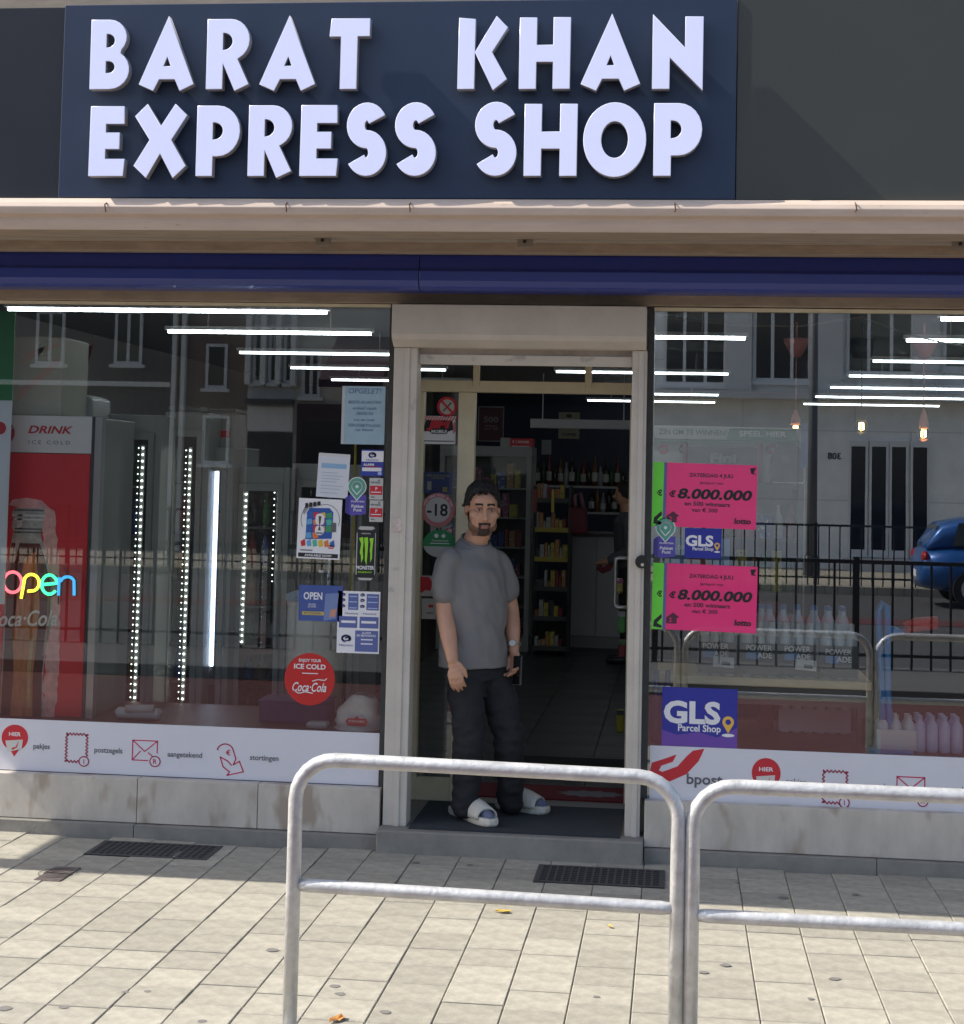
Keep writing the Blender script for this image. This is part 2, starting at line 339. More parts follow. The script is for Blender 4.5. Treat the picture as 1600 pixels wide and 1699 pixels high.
# ------------------------------------------------------------------ shop building
GY = -.15                                         # window glass plane
def X(px, py, Y): return P(px, py, Y).x
def Zz(px, py, Y): return P(px, py, Y).z
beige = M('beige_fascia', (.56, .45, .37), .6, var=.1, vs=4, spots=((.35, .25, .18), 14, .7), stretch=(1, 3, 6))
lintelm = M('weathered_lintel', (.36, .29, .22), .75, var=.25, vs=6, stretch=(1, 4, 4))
marble = M('pale_marble', (.52, .47, .41), .45, var=.22, vs=5, bump=.05, spots=((.37, .30, .24), 4.5, .57), stretch=(1.2, 1, .55))
bstone = M('blue_stone', (.235, .22, .195), .75, var=.22, vs=7, bump=.2, bs=90)
render_w = M('upper_render', (.45, .43, .40), .8, var=.1)
navy_in = M('navy_wall', (.016, .022, .045), .7, var=.1)
bld = thing('shop_building', 'corner shop front with marble plinth, beige canopy and recessed door', 'building', (-1, 0, 0))
XL, XR = -4.9, 4.9
zs = Zz(660, 329, -1.22)                           # sign bottom
zf1 = Zz(660, 358, -1.24); zf2 = Zz(660, 384, -1.22)
# canopy: slab with moulded beige fascia
CANL = -5.95
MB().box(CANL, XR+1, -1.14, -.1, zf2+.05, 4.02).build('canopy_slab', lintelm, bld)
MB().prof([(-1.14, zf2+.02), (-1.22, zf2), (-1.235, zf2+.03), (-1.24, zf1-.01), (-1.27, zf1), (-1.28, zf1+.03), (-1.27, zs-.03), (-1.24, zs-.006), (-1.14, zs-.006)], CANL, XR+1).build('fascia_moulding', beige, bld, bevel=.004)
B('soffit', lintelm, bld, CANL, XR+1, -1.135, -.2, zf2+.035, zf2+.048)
for px in (175, 475, 680, 1120, 1420):            # hooks under the sign
    p = P(px, 343, -1.285); MB().tube([(p.x, -1.27, p.z+.02), (p.x, -1.295, p.z+.01), (p.x+.004, -1.295, p.z-.015), (p.x, -1.28, p.z-.02)], .003, 6).build('hook', M('rust', (.12, .06, .04), .8), bld)
# back rail + brackets under the canopy
zr0, zr1 = Zz(800, 399, -.72), Zz(800, 387, -.72)
B('hanger_rail', M('grey_beige_paint', (.34, .31, .27), .6, var=.15), bld, CANL, XR, -.74, -.70, zr0, zr1)
for px in (537, 872, 1592):
    x = X(px, 402, -.74); br = B('bracket', M('bracket_zinc', (.30, .27, .22), .5, .4, var=.1), bld, x-.035, x+.035, -.765, -.742, Zz(800, 411, -.72), zr1+.005, bevel=.003)
    MB().tube([(x, -.775, zr0-.01), (x, -.765, zr0-.01)], .008, 8).build('bolt', black_metal, br)
for px in (519, 557, 851, 888): 
    p = P(px, 392, -.745); MB().tube([(p.x, -.748, p.z), (p.x, -.738, p.z)], .006, 8).build('rivet', black_metal, bld)
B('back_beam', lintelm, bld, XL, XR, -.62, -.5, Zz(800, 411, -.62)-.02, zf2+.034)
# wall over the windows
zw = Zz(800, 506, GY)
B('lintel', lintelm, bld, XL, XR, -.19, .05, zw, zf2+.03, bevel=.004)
B('upper_wall', render_w, bld, XL-2, XR+2, -.1, .3, 4.02, 9)
B('parapet_strip', M('pale_coping', (.62, .62, .58), .7), bld, CANL, X(103, 5, -1.1), -1.1, -1.05, 4.02, 4.2)
# plinth: marble slabs over blue-stone base
zm0, zm1 = .066, .284
jl = X(632, 1330, -.2); jr = X(1069, 1350, -.2)   # plinth ends at the door
def slabs(xs, y0, z0, z1, mat, nm):
    for x0, x1 in zip(xs, xs[1:]): B(nm, mat, bld, x0+.0015, x1-.0015, y0, .0, z0, z1, bevel=.003)
slabs([XL, X(-250, 1300, -.22), X(228, 1320, -.22), X(428, 1330, -.22), jl], -.225, zm0, zm1, marble, 'marble_slab')
slabs([jr, X(1700, 1390, -.22), XR], -.225, zm0, zm1, marble, 'marble_slab')
slabs([XL, X(-200, 1380, -.25), X(223, 1370, -.25), jl-.002], -.262, -.05, zm0-.003, bstone, 'base_stone')
slabs([jr+.002, X(1455, 1440, -.25), X(1900, 1460, -.25), XR], -.262, -.05, zm0-.003, bstone, 'base_stone')
B('door_step', bstone, bld, jl+.001, jr-.001, -.325, .75, -.05, .108, bevel=.008)
# side walls and shell
B('side_wall', render_w, bld, XL-.3, XL, -.1, 13, 0, 4.02); B('side_wall', render_w, bld, XR, XR+.3, -.1, 13, 0, 4.02)
B('back_wall', navy_in, bld, XL, XR, 12.7, 13, 0, 4.0)
tag(MB().box(XL, XR, .0, 12.7, 2.95, 3.1).build('ceiling', M('shop_ceiling', (.22, .22, .23), .8, var=.05)), kind='structure')
tag(MB().box(XL, XR, .7, 12.7, -.1, .098).build('shop_floor', M('floor_grout', (.02, .02, .022), .8)), kind='structure')
ZS = Zz(314, 1207, -.154)                        # display platform behind the windows
sillm = M('platform_maroon', (.13, .055, .05), .5, var=.15, vs=5)
B('display_platform', sillm, bld, XL, jl-.03, -.14, .70, .108, ZS); B('display_platform', sillm, bld, jr+.03, XR, -.14, .90, .108, ZS)
# inner floor tiles seen through the door
ft = M('dark_floor_tile', (.028, .030, .035), .4, var=.15, vs=3, rnd=.12)
fm = MB().box(-.228, .228, -.228, .228, .098, .108); f0 = None; fl = bpy.data.objects['shop_floor']
for i in range(-5, 2):
    for j in range(0, 18):
        if f0 is None: f0 = fm.build('floor_tile', ft, fl, bevel=.002); o = f0
        else: o = f0.copy(); COL.objects.link(o)
        o.location = (i*.46+.2, .96+j*.46, 0)
# glass panes
zg0 = .2
def pane(x0, x1, z0, z1, y, nm, mat, par=bld): return MB().add([(x0, y, z0), (x1, y, z0), (x1, y, z1), (x0, y, z1)], [(0, 1, 2, 3)]).build(nm, mat, par)
gl = X(640, 900, GY); gr = X(1080, 900, GY)
pane(XL, gl, zm1-.02, zw, GY, 'window_pane', GLASS_L); pane(gr, XR, zm1-.02, zw, GY, 'window_pane', GLASS_R)
# window edge trim: dark sealant gap by the jambs, cream head trim
seal = M('dark_sealant', (.05, .05, .05), .8, var=.3, vs=20)
B('sealant', seal, bld, gl-.004, gl+.03, GY-.012, GY+.02, zm1, zw); B('sealant', seal, bld, gr-.03, gr+.002, GY-.012, GY+.02, zm1, zw)
B('window_head_trim', cream, bld, XL, gl, GY-.03, GY-.005, zw-.018, zw-.004); B('window_head_trim', cream, bld, gr, XR, GY-.03, GY-.005, zw-.022, zw-.006)
# door jambs, roller shutter box
zj = .108
JX0, JX1 = gl+.03, X(684, 990, -.2); KX0, KX1 = X(1043, 990, -.2), gr-.03
ztop = Zz(860, 578, -.24)
for a0, a1 in ((JX0, JX1), (KX0, KX1)):
    B('door_jamb', jambm, bld, a0, a1, -.215, -.08, zj, ztop, bevel=.004)
    m_ = (a0+a1)/2
    B('jamb_rib', jambm, bld, m_-.004, m_+.022, -.2225, -.2135, zj, ztop-.002, bevel=.002)
MB().prof([(-.1, ztop), (-.24, ztop), (-.30, ztop+.035), (-.31, ztop+.06), (-.31, Zz(860, 506, -.31)), (-.1, Zz(860, 506, -.31))], X(650, 540, -.31), X(1073, 540, -.31)).build('shutter_box', jambm, bld, bevel=.004)
zb0, zb1 = Zz(860, 607, -.15), Zz(860, 590, -.15)
B('shutter_end_slat', jambm, bld, JX1+.002, KX0-.002, -.17, -.145, zb0, zb1, bevel=.003)
B('shutter_slat', M('dusty_slat', (.33, .29, .26), .6, var=.25, vs=9), bld, JX1+.002, KX0-.002, -.16, -.15, zb1, ztop+.01)
# smart-lock knob on right jamb, scuffed sticker on left jamb
p = P(1065, 932, -.235); k = MB().tube([(p.x, -.215, p.z), (p.x, -.25, p.z)], .032, 24).build('door_lock', M('black_plastic', (.012, .011, .012), .4), bld, bevel=.004)
MB().tube([(p.x+.004, -.2495, p.z-.014), (p.x+.004, -.2535, p.z-.014)], .008, 14).build('lock_button', M('pale_button', (.5, .45, .42), .5), k)
p = P(660, 870, -.224); B('torn_sticker', M('torn_paper', (.55, .45, .42), .8, var=.4, vs=40), bld, p.x-.022, p.x+.02, -.2245, -.2228, p.z-.035, p.z+.03)
# vestibule: side return glass + inner frame at Y = IY
IY = .5
ih = Zz(860, 652, IY)                             # underside of header beam
ix0 = X(700, 900, IY); ix1 = X(1043, 900, IY)+.1
hz1 = Zz(860, 633, IY)
fz1 = Zz(860, 606, IY)+.1
B('header_beam', cream, bld, ix0-.03, ix1, IY-.03, IY+.05, ih, hz1, bevel=.003)
B('fanlight_rail', cream, bld, ix0-.03, ix1, IY-.03, IY+.05, fz1, fz1+.12)
pane(ix0, ix1, hz1, fz1, IY, 'fanlight_pane', CLEAR)
for px in (791, 977): x = X(px, 620, IY-.04); B('fanlight_clip', cream, bld, x-.018, x+.018, IY-.05, IY-.03, hz1-.035, fz1, bevel=.003)
sx1 = X(785, 900, IY); sx0b = X(757, 900, IY)
B('sidelight_post', cream, bld, sx0b, sx1, IY-.035, IY+.04, zj, ih-.001, bevel=.004)
B('sidelight_post', cream, bld, ix0-.03, ix0, IY-.03, IY+.045, zj, ih-.001, bevel=.004)
sz = Zz(730, 1290, IY)
B('sidelight_panel', cream, bld, ix0, sx0b, IY-.02, IY+.02, zj, sz)
pane(ix0, sx0b, sz, ih, IY, 'sidelight_pane', CLEAR)
# left return: two cream posts and a narrow glass strip running back from the jamb
for yy in (-.06, .22, .44): B('return_post', cream, bld, ix0-.075, ix0-.035, yy, yy+.035, zj, fz1+.1, bevel=.003)
MB().add([(ix0-.055, -.06, zj+.12), (ix0-.055, .45, zj+.12), (ix0-.055, .45, fz1), (ix0-.055, -.06, fz1)], [(0, 1, 2, 3)]).build('return_pane', CLEAR, bld)
B('return_base', cream, bld, ix0-.075, ix0-.035, -.05, .45, zj, zj+.12)
B('vestibule_head', lintelm, bld, JX0, KX1, -.1, .6, fz1+.12, 2.96)
# right: vestibule wall and door leaf opened inwards
B('return_wall', jambm, bld, KX0+.005, KX0+.1, -.08, IY+.05, zj, fz1+.1)
dx = X(1046, 900, 1.0)
leaf = B('door_leaf', cream, bld, dx, dx+.045, IY+.06, IY+.11, zj+.01, ih-.02, bevel=.003)
B('leaf_stile', cream, leaf, dx, dx+.045, IY+.92, IY+.98, zj+.01, ih-.02, bevel=.003)
B('leaf_rail', cream, leaf, dx+.002, dx+.043, IY+.11, IY+.92, zj+.01, zj+.15); B('leaf_rail', cream, leaf, dx+.002, dx+.043, IY+.11, IY+.92, ih-.1, ih-.02)
MB().add([(dx+.022, IY+.11, zj+.15), (dx+.022, IY+.92, zj+.15), (dx+.022, IY+.92, ih-.1), (dx+.022, IY+.11, ih-.1)], [(0, 1, 2, 3)]).build('leaf_pane', CLEAR, leaf)
hy = IY+.85; hzt, hzb = Zz(1030, 926, hy), Zz(1030, 1008, hy); hx = X(1021, 960, hy)
MB().tube([(dx+.01, hy, hzt), (hx+.02, hy, hzt), (hx+.004, hy, hzt-.006), (hx, hy, hzt-.025), (hx, hy, hzb+.025), (hx+.004, hy, hzb+.006), (hx+.02, hy, hzb), (dx+.01, hy, hzb)], .011, 12).build('door_handle', chrome, leaf, smooth=True)
# mats
mt = MB().box(JX1+.02, KX0-.02, -.27, .42, .1085, .118).build('door_mat', M('grey_blue_mat', (.034, .038, .046), .95, bump=.6, bs=400), loc=(-.8, 0, .1085)); tag(mt, 'dark blue grey ribbed door mat under the man in sandals', 'mat')
mt = MB().box(X(850, 1310, .7)-.3, KX0-.03, .62, 1.02, .1085, .117).build('door_mat', M('red_mat', (.16, .015, .02), .95, var=.2, vs=30, bump=.5, bs=300), loc=(-.6, .8, .1085)); tag(mt, 'red inner mat with a pale printed star behind the threshold', 'mat')
s = []
for i in range(24): a = i*math.pi/12; q = 1 if i % 2 else .72; s.append((-.44+.2*q*math.cos(a), .80+.10*q*math.sin(a), .1185))
MB().add(s, [tuple(range(24))]).build('star_print', M('mat_grey', (.2, .2, .21), .9), mt)
mt = MB().box(-.95, KX0-.03, 1.35, 2.0, .1085, .116).build('door_mat', M('black_mat', (.012, .012, .014), .95, bump=.4, bs=300), loc=(-.6, 1.7, .1085)); tag(mt, 'black printed mat on the tiles farther inside the doorway', 'mat')
me = text_mesh('KARTOU', .1, .02)
for v_ in me.vertices: v_.co = Vector((-.55+v_.co.x, 1.55+v_.co.y*.8, .1168))-Vector((-.6, 1.7, .1085))
me.materials.append(M('mat_grey', (.2, .2, .21), .9)); o = bpy.data.objects.new('lettering', me); COL.objects.link(o); o.parent = mt

# ------------------------------------------------------------------ awning cassette
za0, za1 = Zz(800, 480, -.55), Zz(800, 413, -.55)
aw = thing('awning_cassette', 'long rolled-up blue awning cassette above the shop windows', 'awning', (-1, -.5, za0))
bl = M('gloss_blue_metal', (.018, .04, .27), .32, var=.12, vs=3, stretch=(.4, 3, 3), coat=.2)
hh = za1-za0; xm = X(695, 450, -.55)
for x0, x1 in ((XL-.5, xm-.0015), (xm+.0015, XR+.5)):
    MB().prof([(-.35, za0), (-.50, za0), (-.535, za0+.012), (-.55, za0+.04), (-.552, za0+hh*.45), (-.535, za0+hh*.52), (-.52, za0+hh*.85), (-.49, za0+hh), (-.35, za0+hh)], x0, x1).build('casing', bl, aw, smooth=False, bevel=.004)
B('front_bar', M('dark_blue_bar', (.012, .016, .09), .4), aw, XL-.5, XR+.5, -.53, -.42, za1+.001, za1+.014)
for px in (312, 672, 705, 1082, 1512): p = P(px, 411, -.54); B('clip', chrome, aw, p.x-.012, p.x+.012, -.545, -.53, za1+.004, za1+.012)

# ------------------------------------------------------------------ sign board with channel letters
SY = -1.22
sgn = thing('shop_sign', 'dark sign board with big white raised letters across the shop front', 'sign', (-.8, SY, zs))
pm = M('panel_skylit_navy', (.024, .041, .082), .45, var=.06, vs=2, spec=.4); pmr = M('panel_sunlit_olive', (.062, .066, .060), .5, var=.06, vs=2, spec=.3); pml = M('panel_shaded_navy', (.018, .022, .032), .5, var=.06, vs=2, spec=.3)  # one dark board; sky, sun and shade tones put into the panel colours
cx0, cx1 = X(102, 170, SY), X(1222, 170, SY)
B('centre_panel', pm, sgn, cx0, cx1, SY, SY+.06, zs, Zz(660, 2, SY), bevel=.003)
B('side_panel', pml, sgn, CANL, cx0-.003, SY+.035, SY+.07, zs, Zz(50, 12, SY+.03), bevel=.002)
B('side_panel', pmr, sgn, cx1+.003, XR+1, SY+.006, SY+.06, zs, Zz(1400, -30, SY), bevel=.002)
def Bowl(x0, x1, y0, y1): # D-shaped outline from stem x0, bulging right to x1
    r = (y1-y0)/2; k = min(x1-x0-2, r*1.05); return [(x0, y0)]+[(x1-k+k*math.cos(R_(t)), (y0+y1)/2+r*math.sin(R_(t))) for t in range(-90, 91, 12)]+[(x0, y1)]
def S_shape(w, h, th):
    top = [(w*.5+ (w/2-th/2)*math.cos(R_(t)), h-th/2-(h/4-th/4)+ (h/4-th/4)*math.sin(R_(t))) for t in range(28, 271, 12)]
    bot = [(w*.5+ (w/2-th/2)*math.cos(R_(t)), th/2+(h/4-th/4)+ (h/4-th/4)*math.sin(R_(t))) for t in range(90, -153, -12)]
    c = top+bot[1:]; L_, R2 = [], []
    for i, (x, y) in enumerate(c):
        a, b2 = c[max(i-1, 0)], c[min(i+1, len(c)-1)]; dx_, dy_ = b2[0]-a[0], b2[1]-a[1]; q = math.hypot(dx_, dy_); nx, ny = -dy_/q*th/2, dx_/q*th/2
        L_.append((x+nx, y+ny)); R2.append((x-nx, y-ny))
    return [L_+R2[::-1]]
def glyph(ch, w):
    H = 120; s_ = 27
    if ch == 'B': return [[(0, 0), (34, 0)]+arc(w-33, 33, 33, 33, -90, 60, 9)[1:]+arc(w-36, 90, 30, 30, -45, 90, 8)+[(0, H)], Bowl(26, 44, 26, 49)[::-1], Bowl(26, 43, 71, 97)[::-1]]
    if ch == 'A': return [[(0, 8), (24, -3), (34, 17), (63, 17), (72, -3), (w, 8), (w/2+1, 124)], [(40, 38), (48, 58), (56, 38)]]
    if ch == 'R': return [[(0, 0), (s_, 0), (s_, 48), (50, -3), (w, 8), (52, 52)]+arc(w-33, 85, 33, 35, -62, 90, 10)+[(0, H)], Bowl(26, 45, 66, 98)[::-1]]
    if ch == 'P': return [[(0, 0), (s_, 0), (s_, 34), (w-38, 34)]+arc(w-38, 77, 38, 43, -90, 90, 12)+[(0, H)], Bowl(26, 46, 61, 93)[::-1]]
    if ch == 'T': return [[(20, 0), (47, 0), (47, 91), (w, 91), (w, H), (3, H), (0, 91), (20, 91)]]
    if ch == 'K': return [[(0, 0), (s_, 0), (s_, H-2), (1, H)], [(s_+2, 62), (60, -2), (w, 16), (56, 62), (w, 104), (64, 122)]]
    if ch == 'H': return [[(0, 0), (s_, 0), (s_, 46), (w-s_, 46), (w-s_, 0), (w, 0), (w, H), (w-s_, H), (w-s_, 73), (s_, 73), (s_, H), (0, H)]]
    if ch == 'N': return [[(0, 0), (s_, 0), (s_, 54), (w, -2), (w, H), (w-s_-1, H), (w-s_-1, 66), (0, 123)]]
    if ch == 'E': return [[(0, 0), (w-2, 0), (w, 28), (s_, 28), (s_, 47), (52, 47), (52, 74), (s_, 74), (s_, 91), (w-2, 91), (w-3, H), (1, H)]]
    if ch == 'X': return [[(0, 17), (21, -3), (w/2, 40), (w-21, -3), (w, 17), (w/2+18, 62), (w, 105), (w-20, 123), (w/2, 84), (20, 123), (0, 103), (w/2-18, 62)]]
    if ch == 'S': return S_shape(w, H+4, 29)
    if ch == 'O': return [circ(w/2, 60, w/2, 40, 62), circ(w/2, 60, w/2-28, 32, 32)[::-1]]
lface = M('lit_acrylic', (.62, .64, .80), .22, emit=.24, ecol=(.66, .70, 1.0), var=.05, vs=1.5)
lside = M('letter_return', (.35, .34, .36), .5)
sc = (SY-.06-CAM.y)/F_PX
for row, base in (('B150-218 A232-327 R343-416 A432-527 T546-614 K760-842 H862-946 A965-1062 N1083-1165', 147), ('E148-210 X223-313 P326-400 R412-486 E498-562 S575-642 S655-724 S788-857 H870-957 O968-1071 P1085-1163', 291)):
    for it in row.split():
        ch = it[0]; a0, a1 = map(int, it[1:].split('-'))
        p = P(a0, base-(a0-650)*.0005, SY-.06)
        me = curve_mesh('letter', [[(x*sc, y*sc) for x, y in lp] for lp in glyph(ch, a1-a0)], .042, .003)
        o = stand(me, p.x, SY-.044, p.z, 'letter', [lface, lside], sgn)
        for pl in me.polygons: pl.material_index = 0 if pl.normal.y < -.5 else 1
# unseen bar beyond the canopy end, sized to cast the shadow band at left
nb = MB().tube([(-14, -1.18, 3.0), (CANL-.05, -1.18, 3.0)], .1, 10).build('shadow_bar', bl, loc=(-8, -1.27, 3.0)); tag(nb, 'unseen blue bar beyond the canopy end, casting a shadow band', 'awning')

# ------------------------------------------------------------------ galvanised hoop rails
galv = M('galvanised_steel', (.56, .56, .55), .42, .35, var=.25, vs=16, bump=.25, bs=55)
RY = -3.0
def hoop(pl, pr, lab, dz=0., tilt=0.):
    x0 = X(pl, 1500, RY); x1 = X(pr, 1500, RY); zt = Zz(800, 1271, RY)+dz; zm = Zz(800, 1484, RY)+dz; rr = .024; q = .13
    r = thing('hoop_rail', lab, 'railing', ((x0+x1)/2, RY, 0), 'galvanised hoop rails along the kerb')
    pts = [(x0, RY, -.05), (x0, RY, zt-q)]+[(x0+q-q*math.cos(R_(t)), RY, zt-q+q*math.sin(R_(t))) for t in range(15, 90, 15)]+[(x0+q, RY, zt), (x1-q, RY, zt)]+[(x1-q+q*math.sin(R_(t)), RY, zt-q+q*math.cos(R_(t))) for t in range(15, 90, 15)]+[(x1, RY, zt-q), (x1, RY, -.05)]
    pts = [(px_, py_, pz_+(tilt*(px_-x0)/(x1-x0) if pz_ > .2 else 0)) for px_, py_, pz_ in pts]
    MB().tube(pts, rr, 18).build('hoop_tube', galv, r, smooth=True)
    MB().tube([(x0+.012, RY, zm), (x0+.05, RY, zm), (x1-.05, RY, zm+tilt), (x1-.012, RY, zm+tilt)], [.017, .022, .022, .017], 16).build('middle_bar', galv, r, smooth=True)
    for x in (x0, x1): MB().lathe((x, RY, 0), [(.05, 0), (.05, .006), (.03, .012)], 16).build('base_collar', galv, r, smooth=False)
hoop(486, 1124, 'galvanised hoop rail standing in front of the shop door', 0, -.014)
hoop(1148, 1790, 'galvanised hoop rail at right, in front of the parcel window', -.032)
hoop(1815, 2450, 'galvanised hoop rail right of the frame, mirrored in the right window', -.032)
# ------------------------------------------------------------------ the street opposite (seen mirrored in the shop windows)
OY = -29.0
def O(px, py, Y=None):                            # photograph position in the mirror image -> point on the opposite side
    p = P(px, py, -(Y if Y is not None else OY)); return Vector((p.x, -p.y, p.z))
wfm = M('white_window_frame', (.72, .71, .68), .5); panem = M('dark_window_pane', (.012, .015, .02), .06)
def house(label, x0, x1, h, mat, wins, extra=None, name='row_house'):
    r = thing(name, label, 'house', ((x0+x1)/2, OY, 0), 'houses across the street')
    B('wall', mat, r, x0, x1, OY-6, OY, -.1, h)
    for (a, zb, b2, zt, nx, nz) in wins:
        fr = MB(); t_ = .07
        for q in ((a, a+t_, zb, zt), (b2-t_, b2, zb, zt), (a+t_, b2-t_, zb, zb+t_), (a+t_, b2-t_, zt-t_, zt)): fr.box(q[0], q[1], OY-.02, OY+.05, q[2], q[3])
        for i in range(1, nx): xx = a+(b2-a)*i/nx; fr.box(xx-.035, xx+.035, OY-.02, OY+.045, zb+t_, zt-t_)
        for i in range(1, nz): zz = zb+(zt-zb)*i/nz; fr.box(a+t_, b2-t_, OY-.02, OY+.042, zz-.03, zz+.03)
        wo = fr.build('window', wfm, r)
        B('pane', panem, wo, a+.02, b2-.02, OY-.01, OY+.02, zb+.02, zt-.02)
        B('sill', wfm, wo, a-.08, b2+.08, OY-.01, OY+.12, zb-.08, zb-.002)
    return r
def ox(px): return O(px, 800).x
def oz(px, py): return O(px, py).z
conc = brick_mat('concrete_panels', (.86, .85, .80), (.82, .81, .76), (.6, .6, .56), 2.4, 1.5, .012)
brickd = brick_mat('dark_brick', (.055, .05, .052), (.04, .038, .042), (.07, .068, .066), .22, .075, .01)
brickb = brick_mat('brown_brick', (.22, .13, .095), (.17, .10, .075), (.24, .21, .18), .22, .075, .01)
greyr = M('grey_render', (.6, .59, .56), .8, var=.08, vs=2); beiger = M('beige_render', (.6, .55, .46), .8, var=.08, vs=2); palec = M('pale_column', (.78, .76, .71), .7)
# dark brick house
hA = house('dark brick house mirrored at the left edge of the window', -34, ox(286), 10, brickd, [(ox(190), oz(210, 606), ox(236), oz(210, 518), 2, 1), (ox(60), oz(80, 606), ox(108), oz(80, 518), 2, 1), (-24, 1.2, -22, 3.4, 2, 1)])
B('string_course', palec, hA, -34, ox(286)-.02, OY, OY+.08, oz(200, 642), oz(200, 634)); B('lower_band', brickd, hA, -34, ox(286)-.02, OY, OY+.04, .9, oz(200, 650))
# brown brick house
hB = house('brown brick house with pale corner pillar mirrored in the left window', ox(286)+.005, ox(412), 9.5, brickb, [(ox(342), oz(360, 646), ox(378), oz(360, 572), 1, 1), (ox(340), oz(360, 770), ox(385), oz(360, 690), 1, 1)])
for px in (288, 303): B('pillar', palec, hB, ox(px), ox(px+7), OY, OY+.15, 0, 9.5)
# house with three tall windows
hC = house('pale house with three tall dark windows mirrored in the left window', ox(412)+.005, ox(492), 10, greyr, [(ox(a), oz(450, 637), ox(a+18), oz(450, 540), 1, 1) for a in (420, 446, 471)])
for px in (414, 439, 464, 489): B('pillar', palec, hC, ox(px)-.06, ox(px)+.06, OY+.0, OY+.2, oz(450, 640), 9)
B('string_course', M('dark_cornice', (.05, .05, .05), .7), hC, ox(412)+.02, ox(492)-.02, OY, OY+.3, oz(450, 672), oz(450, 664))
B('garage_panel', palec, hC, ox(415), ox(488), OY, OY+.05, oz(450, 716), oz(450, 676)); g_ = B('garage_door', M('dark_opening', (.02, .02, .022), .6), hC, ox(415), ox(488), OY, OY+.03, 0, oz(450, 718))
# beige house with shop front and awning
hD = house('beige house above a dark shop front mirrored beside the door', ox(492)+.005, ox(900), 9, beiger, [(ox(502), oz(510, 660), ox(532), oz(510, 585), 2, 1), (ox(600), oz(610, 660), ox(635), oz(610, 585), 2, 1), (ox(700), 4, ox(740), 6, 2, 1), (ox(800), 4, ox(840), 6, 2, 1)])
B('shop_front', M('maroon_front', (.06, .025, .03), .4), hD, ox(496), ox(640), OY, OY+.1, .3, oz(560, 672)); B('shop_glass', panem, hD, ox(505), ox(630), OY+.1, OY+.13, .7, oz(560, 700))
MB().prof([(OY+.05, oz(600, 560)), (OY+2.0, oz(600, 640)), (OY+2.0, oz(600, 652)), (OY+.05, oz(600, 575))], ox(560), ox(660)).build('sunshade', M('plum_canvas', (.05, .022, .035), .8), hD)
# concrete house number 308
hE = house('grey concrete house numbered 308 mirrored in the right window', ox(900)+.005, ox(1760), 11, conc,
           [(ox(1098), oz(1120, 640), ox(1203), oz(1120, 512), 3, 1), (ox(1246), oz(1290, 634), ox(1342), oz(1290, 505), 3, 1), (ox(1400), oz(1450, 622), ox(1512), oz(1450, 500), 3, 1), (ox(1560), oz(1600, 615), ox(1680), oz(1600, 500), 3, 1), (ox(1610), oz(1650, 915), ox(1690), oz(1650, 735), 2, 1), (ox(960), 4, ox(1050), 6.2, 2, 1)])
B('ledge', greyr, hE, ox(900)+.05, ox(1755), OY, OY+.55, oz(1300, 664), oz(1300, 652))
for px in (1222, 1372, 1530): B('pier', greyr, hE, ox(px)-.28, ox(px)+.28, OY, OY+.18, oz(1300, 650), 10.9)
for i, px in enumerate((1405, 1439, 1472, 1507)):
    a, b2 = ox(px)+.01, ox(px+33)-.01; zb, zt = .3, oz(1470, 733); d = MB()
    for q in ((a, a+.05, zb, zt), (b2-.05, b2, zb, zt), (a+.05, b2-.05, zb, zb+.16), (a+.05, b2-.05, zt-.12, zt)): d.box(q[0], q[1], OY, OY+.07, q[2], q[3])
    d = d.build('door_panel', wfm, hE); B('pane', panem, d, a+.045, b2-.045, OY, OY+.03, zb+.15, zt-.11)
B('doorstep', greyr, hE, ox(1398), ox(1548), OY, OY+.6, -.05, .28)
me = text_mesh('308', .14, .03)
for v in me.vertices: v.co = Vector((ox(1382)-v.co.x, OY+.012+v.co.z, oz(1382, 757)+v.co.y))-hE.location   # reads correctly from the street
me.materials.append(blackp); me.flip_normals(); o = bpy.data.objects.new('house_number', me); COL.objects.link(o); o.parent = hE
# street pole
p = O(1345, 915, -26.0); r = thing('street_pole', 'dark grey street pole mirrored between posters and glass door', 'pole', (p.x, -26, 0)); MB().tube([(p.x, -26, 0), (p.x, -26, 3), (p.x, -26, 8)], [.11, .09, .07], 12).build('shaft', M('pole_grey', (.09, .09, .095), .5), r, smooth=True); MB().lathe((p.x, -26, .02), [(.17, 0), (.17, .3), (.12, .4)], 12).build('base_sleeve', black_metal, r)
# black street railings: bars are parts sharing one mesh
def railing(yv, x0, x1, zt, step, lab, z0=0.):
    r = thing('street_railing', lab, 'railing', ((x0+x1)/2, yv, z0), 'black street railings')
    B('top_rail', black_metal, r, x0, x1, yv-.02, yv+.02, z0+zt-.04, z0+zt); B('bottom_rail', black_metal, r, x0, x1, yv-.018, yv+.018, z0+.12, z0+.15)
    rl = r.location; bm_ = MB().box(rl.x-.011, rl.x+.011, rl.y-.011, rl.y+.011, rl.z, rl.z+zt-.04); b0 = None; n = int((x1-x0)/step)
    for i in range(n):
        if b0 is None: b0 = bm_.build('bar', black_metal, r); o = b0
        else: o = b0.copy(); COL.objects.link(o)
        o.location = (x0+(i+.5)*step-(x0+x1)/2, 0, 0)
    for i in range(0, int((x1-x0)/2)+1): B('post', black_metal, r, x0+i*2-.03, x0+i*2+.03, yv-.03, yv+.03, z0-.02, z0+zt+.03)
railing(-9.15, -8.2, 5.4, 1.08, .19, 'black bar railing behind the viewpoint, mirrored large in both windows')
railing(-22.9, -13.5, 7.8, 1.1, .19, 'black bar railing along the far pavement, mirrored small in both windows', .02)
